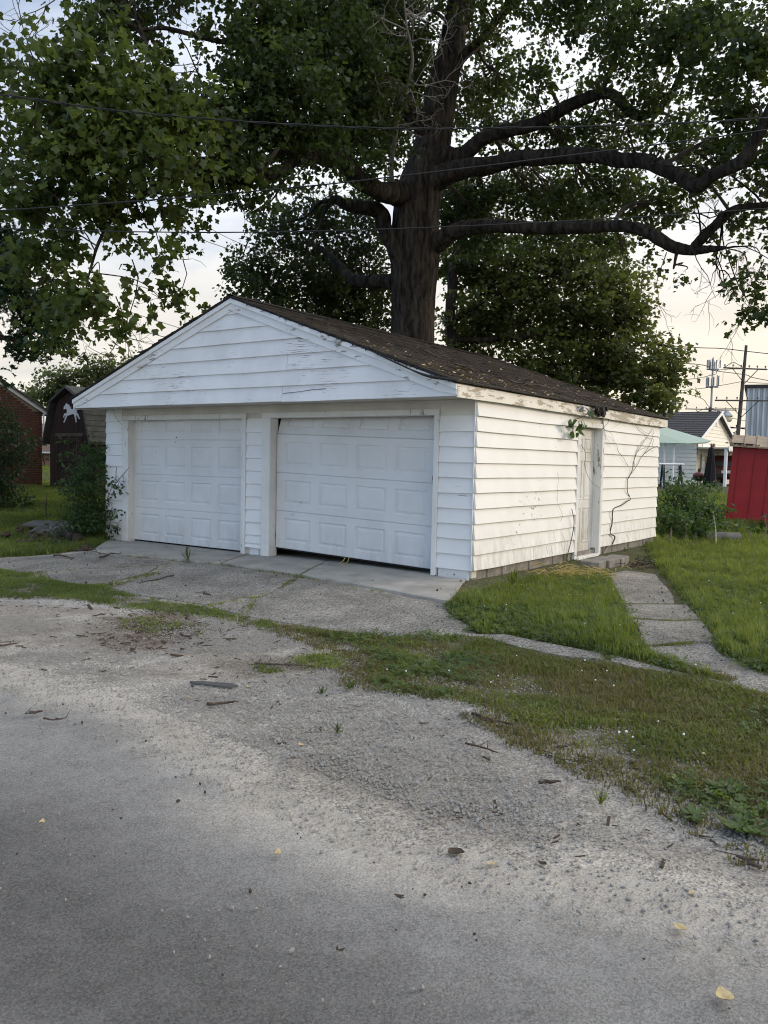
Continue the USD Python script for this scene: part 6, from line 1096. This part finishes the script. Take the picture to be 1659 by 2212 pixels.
obj('shingle_courses', rr_.mesh(), M['roofing'], wh, kind='stuff')
obj('gable_vent', MB().box((.03, GW / 2 - .18, pz - .75), (.055, GW / 2 + .18, pz - .4), .01).mesh(), M['white'], wh)
# porch roof with a scalloped edge along the gable wall, posts, doors
aw = MB(); aw.box((.03, -.1, ez - .62), (1.5, GW + .6, ez - .55)); obj('porch_roof', aw.mesh(), M['soffit'], wh)
for i in range(30): y = -.1 + i * (GW + .7) / 30; obj('scallop', prism([(y, ez - .5), (y + .23, ez - .5), (y + .23, ez - .66), (y + .17, ez - .75), (y + .06, ez - .75), (y, ez - .66)], 1.505, 1.53, 'yz'), M['white'], wh)
for y in (.0, 2.3, 4.6, 6.9): obj('porch_post', MB().box((1.3, y - .07, gz0), (1.44, y + .07, ez - .63), .01).mesh(), M['white'], wh)
gd = sub('panel_door', wh)
for i in range(5): obj('door_section', MB().box((.03, .75, gz0 + .3 + i * .42), (.06, 2.15, gz0 + .70 + i * .42), .006).mesh(), M['white'], gd)
obj('meter_box', MB().box((.061, 1.35, gz0 + 1.35), (.10, 1.6, gz0 + 1.75), .01).mesh(), M['tanroof'], gd)
wn = sub('porch_window', wh); obj('frame', MB().box((.03, 3.0, gz0 + .7), (.06, 4.6, gz0 + 2.1), .01).mesh(), M['white'], wn); obj('pane', MB().box((.061, 3.08, gz0 + .78), (.066, 3.76, gz0 + 2.02)).mesh(), M['greensiding'], wn); obj('pane', MB().box((.061, 3.84, gz0 + .78), (.066, 4.52, gz0 + 2.02)).mesh(), M['greensiding'], wn)
obj('wall_lamp', MB().box((.061, 2.45, gz0 + 2.15), (.2, 2.65, gz0 + 2.45), .02).mesh(), plain('brown_lamp', (.16, .09, .05), .5, .2, 9), wh)
# green awning of the front porch
dA = 39.0; A_ = [at(1400, 928, dA), at(1441, 924, dA + 1.2), at(1487, 958, dA), at(1418, 956, dA - .8), at(1537, 952, dA + 2.2), at(1522, 956, dA + 1.0)]
def wl_local(P): P = np.asarray(P, float); d = P[..., :2] - H0[:2]; return np.concatenate([d @ np.stack([E1, E2], 1), P[..., 2:]], -1)
V = wl_local(np.array(A_)); V2 = V - [0, 0, .05]; F = [[0, 3, 2], [0, 2, 1], [1, 2, 5], [1, 5, 4]]; obj('awning', (np.vstack([V, V2]), np.vstack([F, np.array(F)[:, ::-1] + 6])), M['awning'], wh, label='green and white striped awning with pointed corner')
for (x, y, d) in ((1436, 958, 39.0), (1456, 957, 39.1)): 
    a = at(x, y, d); obj('awning_post', MB().tube([wl_local(a), wl_local(np.array([a[0], a[1], .3]))], .05, 6).mesh(), M['white'], wh)
deck = MB().box((-8.5, -4.0, .22), (3.0, -.05, .40)); dk = obj('porch_deck', deck.mesh(), M['greywood'], wh)
# swing, closed umbrella, grill, car
def tubes(paths, rad): m = MB(); [m.tube(p, rad, 6) for p in paths]; return m.mesh()
SD = 37.0; sw = thing('porch_swing', 'black metal swing frame with a white slatted bench on the deck', 'swing', (0, 0, 0)); zt, zb = zat(1460, 1003, SD), zat(1450, 1098, SD); xl, xr = at(1431, 1003, SD)[0], at(1470, 1003, SD)[0]
for x in (xl, xr):
    for dy in (-.55, .55): obj('leg', tubes([[(x, SD, zt), (x + .06, SD + dy, zb - .1)]], .045), M['metal_dark'], sw)
obj('crossbar', tubes([[(xl - .15, SD, zt), (xr + .15, SD, zt)]], .05), M['white'], sw)
for i in range(6): z = zb + .12 + i * .09; obj('slat', MB().box((xl + .05, SD - .1 - .02 * i, z), (xr - .05, SD - .07 - .02 * i, z + .05)).mesh(), M['white'], sw)
for i in range(4): obj('slat', MB().box((xl + .05, SD - .2 - i * .1, zb + .10), (xr - .05, SD - .12 - i * .1, zb + .13)).mesh(), M['white'], sw)
for x in (xl + .08, xr - .08): obj('hanger', tubes([[(x, SD, zt), (x, SD - .3, zb + .5), (x, SD - .5, zb + .1)]], .02), M['metal_dark'], sw)
obj('armrest', tubes([spline([(xr - .4, SD - .3, zb + .2), (xr - .25, SD - .3, zb + .45), (xr + .02, SD - .2, zb + .75)], 5)], .06), M['metal_dark'], sw)
UD = 36.0; c = at(1533, 1050, UD); um = thing('patio_umbrella', 'closed black patio umbrella standing before the white house', 'umbrella', (c[0], c[1], 0)); zt, zb = zat(1533, 966, UD), zat(1533, 1048, UD); n = 28; V, F = [], []
for i, t in enumerate(np.linspace(0, 1, 9)):
    for j in range(n): a = j / n * 6.283; rad = (.09 + .17 * t) * (1 + .22 * math.sin(a * 7 + 3 * t)); V.append((rad * math.cos(a), rad * math.sin(a), zt - .05 - (zt - zb) * t * (1 + .02 * math.sin(5 * a))))
for i in range(8):
    for j in range(n): F.append([i * n + j, i * n + (j + 1) % n, (i + 1) * n + (j + 1) % n, (i + 1) * n + j])
F = [[a, b, c_] for a, b, c_, d in F] + [[a, c_, d] for a, b, c_, d in F]; V.append((0, 0, zt + .04)); F += [[len(V) - 1, (j + 1) % n, j] for j in range(n)]
obj('canopy', (np.array(V), np.array(F)[:, ::-1]), plain('black_cloth', (.008, .008, .01), .9, .3, 8), um, smooth=True); obj('pole', tubes([[(0, 0, zt + .1), (0, 0, .3)]], .03), M['metal_dark'], um); obj('finial', (np.array(ic.vertices) * .05 + [0, 0, zt + .12], np.array(ic.faces)), M['metal_grey'], um)
GD = 36.5; c = at(1510, 1030, GD); gr_ = thing('kettle_grill', 'brown-red kettle grill on thin legs left of the black umbrella', 'grill', (c[0], c[1], c[2])); s2 = trimesh.creation.icosphere(2, 1.0); v = np.array(s2.vertices)
obj('bowl', (v * [.26, .26, .20] * np.where(v[:, 2:] > 0, [1, 1, .15], 1), np.array(s2.faces)), M['metal_dark'], gr_, smooth=True); obj('lid', (v * [.265, .265, .2] * np.where(v[:, 2:] < 0, [1, 1, .1], 1) + [0, 0, .03], np.array(s2.faces)), plain('maroon_enamel', (.12, .03, .02), .35, .2, 5), gr_, smooth=True); obj('handle', MB().box((-.05, -.03, .22), (.05, .03, .36), .01).mesh(), M['twig'], gr_)
for a in (0, 2.1, 4.2): obj('leg', tubes([[(.18 * math.cos(a), .18 * math.sin(a), -.1), (.3 * math.cos(a), .3 * math.sin(a), -.75)]], .018), M['metal_dark'], gr_)
CD = 43.0; c = at(1566, 1090, CD); car = thing('parked_car', 'dark red hatchback half hidden behind the red shed', 'car', (c[0], c[1], float(terrain(c[0], c[1]))), 1.0); M['carred'] = plain('dark_red_car_paint', (.07, .022, .02), .3, .15, 3, spec=.6)
sidep = [(0, .35), (.05, .85), (.25, .95), (.55, 1.45), (1.0, 1.55), (2.3, 1.5), (3.0, 1.0), (4.1, .85), (4.25, .4), (4.2, .3), (0.05, .3)]
obj('body', prism([(x, z) for x, z in sidep], -.85, .85, 'xz'), M['carred'], car); obj('rear_window', prism([(.28, .99), (.56, 1.42), (.545, 1.425), (.265, .995)], -.65, .65, 'xz'), plain('car_glass', (.06, .07, .08), .12, .1, 3, spec=.8), car)
for y in (-.86, .86): obj('side_window', prism([(.7, 1.0), (.85, 1.42), (2.2, 1.40), (2.75, 1.02)], y - .006, y + .006, 'xz'), plain('car_side_glass' + ('_b' if y > 0 else ''), (.04, .05, .055), .12, .1, 3, spec=.8), car)
for y in (-.7, .7): obj('tail_light', MB().box((-.02, y - .1, .75), (.06, y + .1, .98), .02).mesh(), plain('tail_lens' + ('_b' if y > 0 else ''), (.35, .02, .02), .3, .1, 3), car)
obj('number_plate', MB().box((-.012, -.25, .62), (.03, .25, .76), .005).mesh(), M['white'], car); obj('bumper', MB().box((-.09, -.84, .36), (.05, .84, .58), .04).mesh(), M['metal_dark'], car)
for x in (.85, 3.4):
    for y in (-.82, .82): w = trimesh.creation.cylinder(.31, .22, sections=20); w.apply_transform(trimesh.transformations.rotation_matrix(math.pi / 2, [1, 0, 0])); w.apply_translation((x, y, .31)); wl = obj('wheel', w, M['metal_dark'], car); 
D3 = 50; c = at(1548, 1000, D3); gb = thing('grey_building', 'grey shingled outbuilding behind the umbrella and the car', 'building', (c[0], c[1], .3)); gh = zat(1548, 968, D3); b_ = MB().box((-1.2, 0, 0), (6, 4, gh)); obj('wall', b_.mesh(), plain('grey_green_wall', (.19, .21, .19), .9, .2, 4), gb)
for i in range(9): obj('shingle_course', MB().box((-1.22, -.03, i * .28), (6.02, -.002, i * .28 + .03)).mesh(), M['slate'], gb)
obj('roof', prism([(-1.4, gh), (6.2, gh), (6.2, gh + .15), (-1.4, gh + .15)], -.3, 4.3, 'xz'), M['roofing'], gb)

# ------------------------------------------------------------------ poles, tower, metal building, cables
M['polewood'] = plain('weathered_pole', (.085, .075, .065), .95, .3, 6, stretch=(6, 6, 1)); M['insul'] = plain('porcelain', (.12, .11, .10), .3, .1, 5)
def pole(name, label, x, ytop, d, rad, arms, yb=1000, lean=0.0, extra=None):
    p = at(x, ytop, d); t = thing(name, label, 'pole', (p[0], p[1], 0)); obj('pole', MB().tube([(lean, 0, 0), (lean * .4, 0, p[2] * .6), (0, 0, p[2])], [rad * 1.3, rad * 1.1, rad * .8], 10).mesh(), M['polewood'], t, True)
    for (ya, hw, rot, nins) in arms:
        z = zat(x, ya, d); sh_ = lean * (1 - z / p[2]); u = np.array([math.cos(rot), math.sin(rot), 0]); b = MB(); cr = box((-hw, -.045, -.05), (hw, .045, .05)); R_ = rotm((0, 0, rot)); obj('crossarm', (cr[0] @ R_.T + [sh_, -rad - .07, z], cr[1]), M['polewood'], t)
        obj('arm_brace', MB().tube([u * hw * .6 + [sh_, -rad - .1, z - .02], [sh_, -rad - .06, z - .9 * hw * .7]], .03, 4).tube([-u * hw * .6 + [sh_, -rad - .1, z - .02], [sh_, -rad - .06, z - .9 * hw * .7]], .03, 4).mesh(), M['metal_dark'], t)
        for k in range(nins): q = u * hw * (2 * k / (nins - 1) - 1) * .94 + [sh_, -rad - .07, z + .07]; obj('insulator', MB().tube([q, q + [0, 0, .07], q + [0, 0, .075], q + [0, 0, .19]], [.03, .03, .06, .05], 7).mesh(), M['insul'], t)
    return t, p
PD = 62.0; p1, pp = pole('utility_pole', 'tall wooden utility pole with two crossarms left of the metal building', 1612, 746, PD, .12, [(797, 1.7, .15, 6), (866, 1.9, -.15, 6)], lean=-.5)
obj('hook', MB().tube(spline([(-.3, -.2, zat(1612, 797, PD) + .1), (-1.0, -.3, zat(1612, 785, PD)), (-1.6, -.3, zat(1612, 795, PD))], 5), .025, 4).mesh(), M['cable'], p1)
p2, _ = pole('utility_pole', 'lower crossarm pole in front of the far mast', 1534, 880, 90, .2, [(885, 2.8, .05, 6)]); p3, _ = pole('utility_pole', 'distant pole with transformer cans beside the gable', 1567, 913, 75, .15, [(924, 1.9, .0, 5)])
for k, (x, y) in enumerate(((1556, 948), (1564, 946), (1577, 948), (1581, 949))):
    q = at(x, y, 75 - .4); o_ = at(1567, 913, 75); cy = trimesh.creation.cylinder(.32 if k < 3 else .25, 1.15, sections=14); cy.apply_translation((q[0] - o_[0], -.4 - .1 * k, q[2])); obj('transformer', cy, plain('can_grey_%d' % k, (.22, .25, .28), .5, .15, 5), p3, smooth=30)
lp, lo_ = pole('street_lamp_pole', 'short pole carrying a dome street lamp by the gable peak', 1552, 886, 60, .12, [])
zl = zat(1552, 890, 60); xe = at(1569, 890, 60)[0] - lo_[0]; obj('lamp_arm', MB().tube(spline([(0, 0, zl - .5), (-.5, -.05, zl + .02), (xe * .5, -.1, zl + .1), (xe, -.1, zl)], 6), .035, 6).mesh(), M['metal_grey'], lp); obj('lamp_head', MB().tube([(xe, -.1, zl + .12), (xe, -.1, zl - .05), (xe, -.1, zl - .25), (xe, -.1, zl - .3)], [.10, .22, .42, .44], 14).mesh(), M['metal_grey'], lp, True); obj('lamp_shade', MB().tube([(xe, -.1, zl - .301), (xe, -.1, zl - .55), (xe, -.1, zl - .68)], [.40, .38, .30], 14).mesh(), plain('lamp_glass', (.55, .5, .36), .3, .1, 5), lp, True)
TD2 = 240.0; c = at(1541, 770, TD2); tw = thing('cell_tower', 'slender far mast carrying two rings of antenna panels', 'tower', (c[0], c[1], 0)); zz_ = lambda y: zat(1541, y, TD2); k_ = TD2 / F_PX
obj('mast', MB().tube([(0, 0, 0), (0, 0, zz_(828)), (0, 0, zz_(772))], [.38, .28, .2], 10).mesh(), M['metal_grey'], tw, True); r = np.random.default_rng(24)
for (yt_, yb_, zpl) in ((772, 794, 798), (810, 834, 836)):
    obj('platform', MB().tube([(-13 * k_, 0, zz_(zpl)), (13 * k_, 0, zz_(zpl))], .25, 5).tube([(0, -10 * k_, zz_(zpl)), (0, 10 * k_, zz_(zpl))], .25, 5).tube([(-12 * k_, -5 * k_, zz_(zpl)), (12 * k_, 5 * k_, zz_(zpl))], .2, 5).mesh(), M['metal_grey'], tw)
    for j in range(9): x = (-13 + 3.2 * j) * k_; y_ = r.uniform(-8, 8) * k_; h_ = r.uniform(.65, 1) * (yb_ - yt_) * k_; b = MB().box((x - .9 * k_, y_ - .3, zz_(zpl) + .3), (x + .9 * k_, y_ + .3, zz_(zpl) + .3 + h_), .1); obj('antenna_panel', b.mesh(), plain('antenna_grey_%d_%d' % (zpl, j), (.30 + .2 * (j % 2),) * 3, .5, .1, 5), tw)
MD = 72.0; c = at(1606, 1000, MD); mb = thing('metal_building', 'tall corrugated grey metal building at the right edge', 'building', (c[0], c[1], 0), -.42); mh = zat(1620, 838, MD)
M['corr'] = plain('galvanised_sheet', (.50, .52, .54), .5, .25, 1.2, metal=.1, stretch=(2, 2, .25)); obj('wall_core', MB().box((0, .05, 0), (14, 10, mh)).mesh(), M['corr'], mb)
for i in range(34): x = .02 + i * .41; obj('wall_sheet', prism([(x, 0.05), (x + .05, -.08), (x + .19, -.08), (x + .24, .05)], 0, mh - .05), M['corr'], mb); 
obj('roof_trim', MB().box((-.2, -.2, mh), (14.2, 10, mh + .25)).mesh(), M['metal_dark'], mb); obj('roof_vent', MB().tube([(3.6, 1, mh + .2), (3.6, 1, mh + 1.0), (3.6, 1, mh + 1.05), (3.6, 1, mh + 1.7)], [.7, .7, 1.4, .5], 12).mesh(), M['metal_dark'], mb)
CAB = [((-500, 150, 9.4), [(0, 205, 9.6), (234, 237, 10), (521, 262, 10.4), (829, 277, 10.8), (1100, 276, 11.2), (1350, 270, 11.6), (1659, 254, 12)], (2200, 205, 13), .016, 'thick twisted overhead cable crossing the tree at the top'), ((-500, 490, 10), [(0, 455, 10), (364, 429, 10), (676, 401, 10), (864, 380, 10), (1193, 340, 10), (1659, 280, 10)], (2200, 190, 10), .011, 'overhead cable rising to the right in front of the trunk'), ((-500, 478, 10.3), [(0, 494, 10.3), (442, 502, 10.3), (829, 495, 10.3), (1250, 476, 10.3), (1659, 450, 10.3)], (2200, 405, 10.3), .010, 'lowest long overhead cable crossing the trunk'),
       ((-200, -70, 26), [(0, 60, 26), (104, 120, 26), (443, 300, 26)], (900, 560, 26), .012, 'thin wire slanting down at the upper left corner'), ((-200, 30, 27), [(0, 132, 27), (60, 190, 27), (300, 380, 27), (443, 486, 27), (560, 545, 27)], (900, 700, 27), .011, 'upper of two parallel thin wires slanting through the sky gap'), ((-200, 120, 27), [(0, 208, 27), (230, 390, 27), (420, 508, 27), (526, 552, 27)], (900, 720, 27), .013, 'lower of two parallel thin wires slanting through the sky gap'),
       ((-100, 560, 30), [(150, 640, 30), (252, 665, 30), (400, 712, 30)], (800, 830, 30), .014, 'upper wire in the sky left of the gable'), ((-100, 610, 30), [(150, 672, 30), (225, 692, 30), (380, 735, 30)], (800, 850, 30), .018, 'middle wire in the sky left of the gable'), ((-100, 660, 30), [(150, 697, 30), (190, 708, 30), (310, 738, 30)], (800, 860, 30), .012, 'lower wire in the sky left of the gable'),
       ((1000, 715, 45), [(1460, 748, 45), (1560, 753, 45), (1659, 764, 45)], (2000, 800, 45), .03, 'wire near the top of the tall utility pole'), ((900, 760, 50), [(1470, 784, 55), (1540, 800, 58), (1612, 810, 60), (1659, 822, 60)], (2000, 880, 60), .035, 'wire sloping down past the tall utility pole'), ((1100, 850, 60), [(1460, 822, 62), (1540, 810, 62), (1600, 797, 62)], (2000, 812, 66), .03, 'wire reaching the upper crossarm from the left'), ((1100, 880, 60), [(1480, 843, 62), (1560, 832, 62), (1610, 824, 62), (1659, 828, 62)], (2000, 835, 66), .03, 'wire passing below the upper crossarm'),
       ((1100, 800, 90), [(1470, 848, 90), (1535, 880, 90), (1590, 905, 90)], (1900, 960, 90), .04, 'thin wire falling toward the lamp pole'), ((1100, 890, 90), [(1460, 893, 90), (1534, 882, 90), (1659, 885, 88)], (2000, 889, 88), .045, 'wire along the low crossarm pole'), ((1300, 920, 75), [(1480, 925, 75), (1570, 922, 75), (1659, 930, 72)], (2000, 935, 70), .04, 'lowest wire in front of the metal building')]
for a, mid, b_, rad, lb in CAB:
    P_ = np.array([at(*q) for q in [a] + list(mid) + [b_]]); s = spline(P_, 8); m = MB().tube(s, rad * .7, 6)
    if rad == .016:
        t = np.arange(len(s) * 6) / 6; si = np.column_stack([np.interp(t, np.arange(len(s)), s[:, k]) for k in range(3)]); m = MB()
        for ph in (0, 3.14): m.tube(si + .011 * np.column_stack([0 * t, np.cos(t * 1.7 + ph), np.sin(t * 1.7 + ph)]) * .7, .007, 5)
    obj('overhead_cable', m.mesh(), M['cable'], None, True, lb, 'cable')
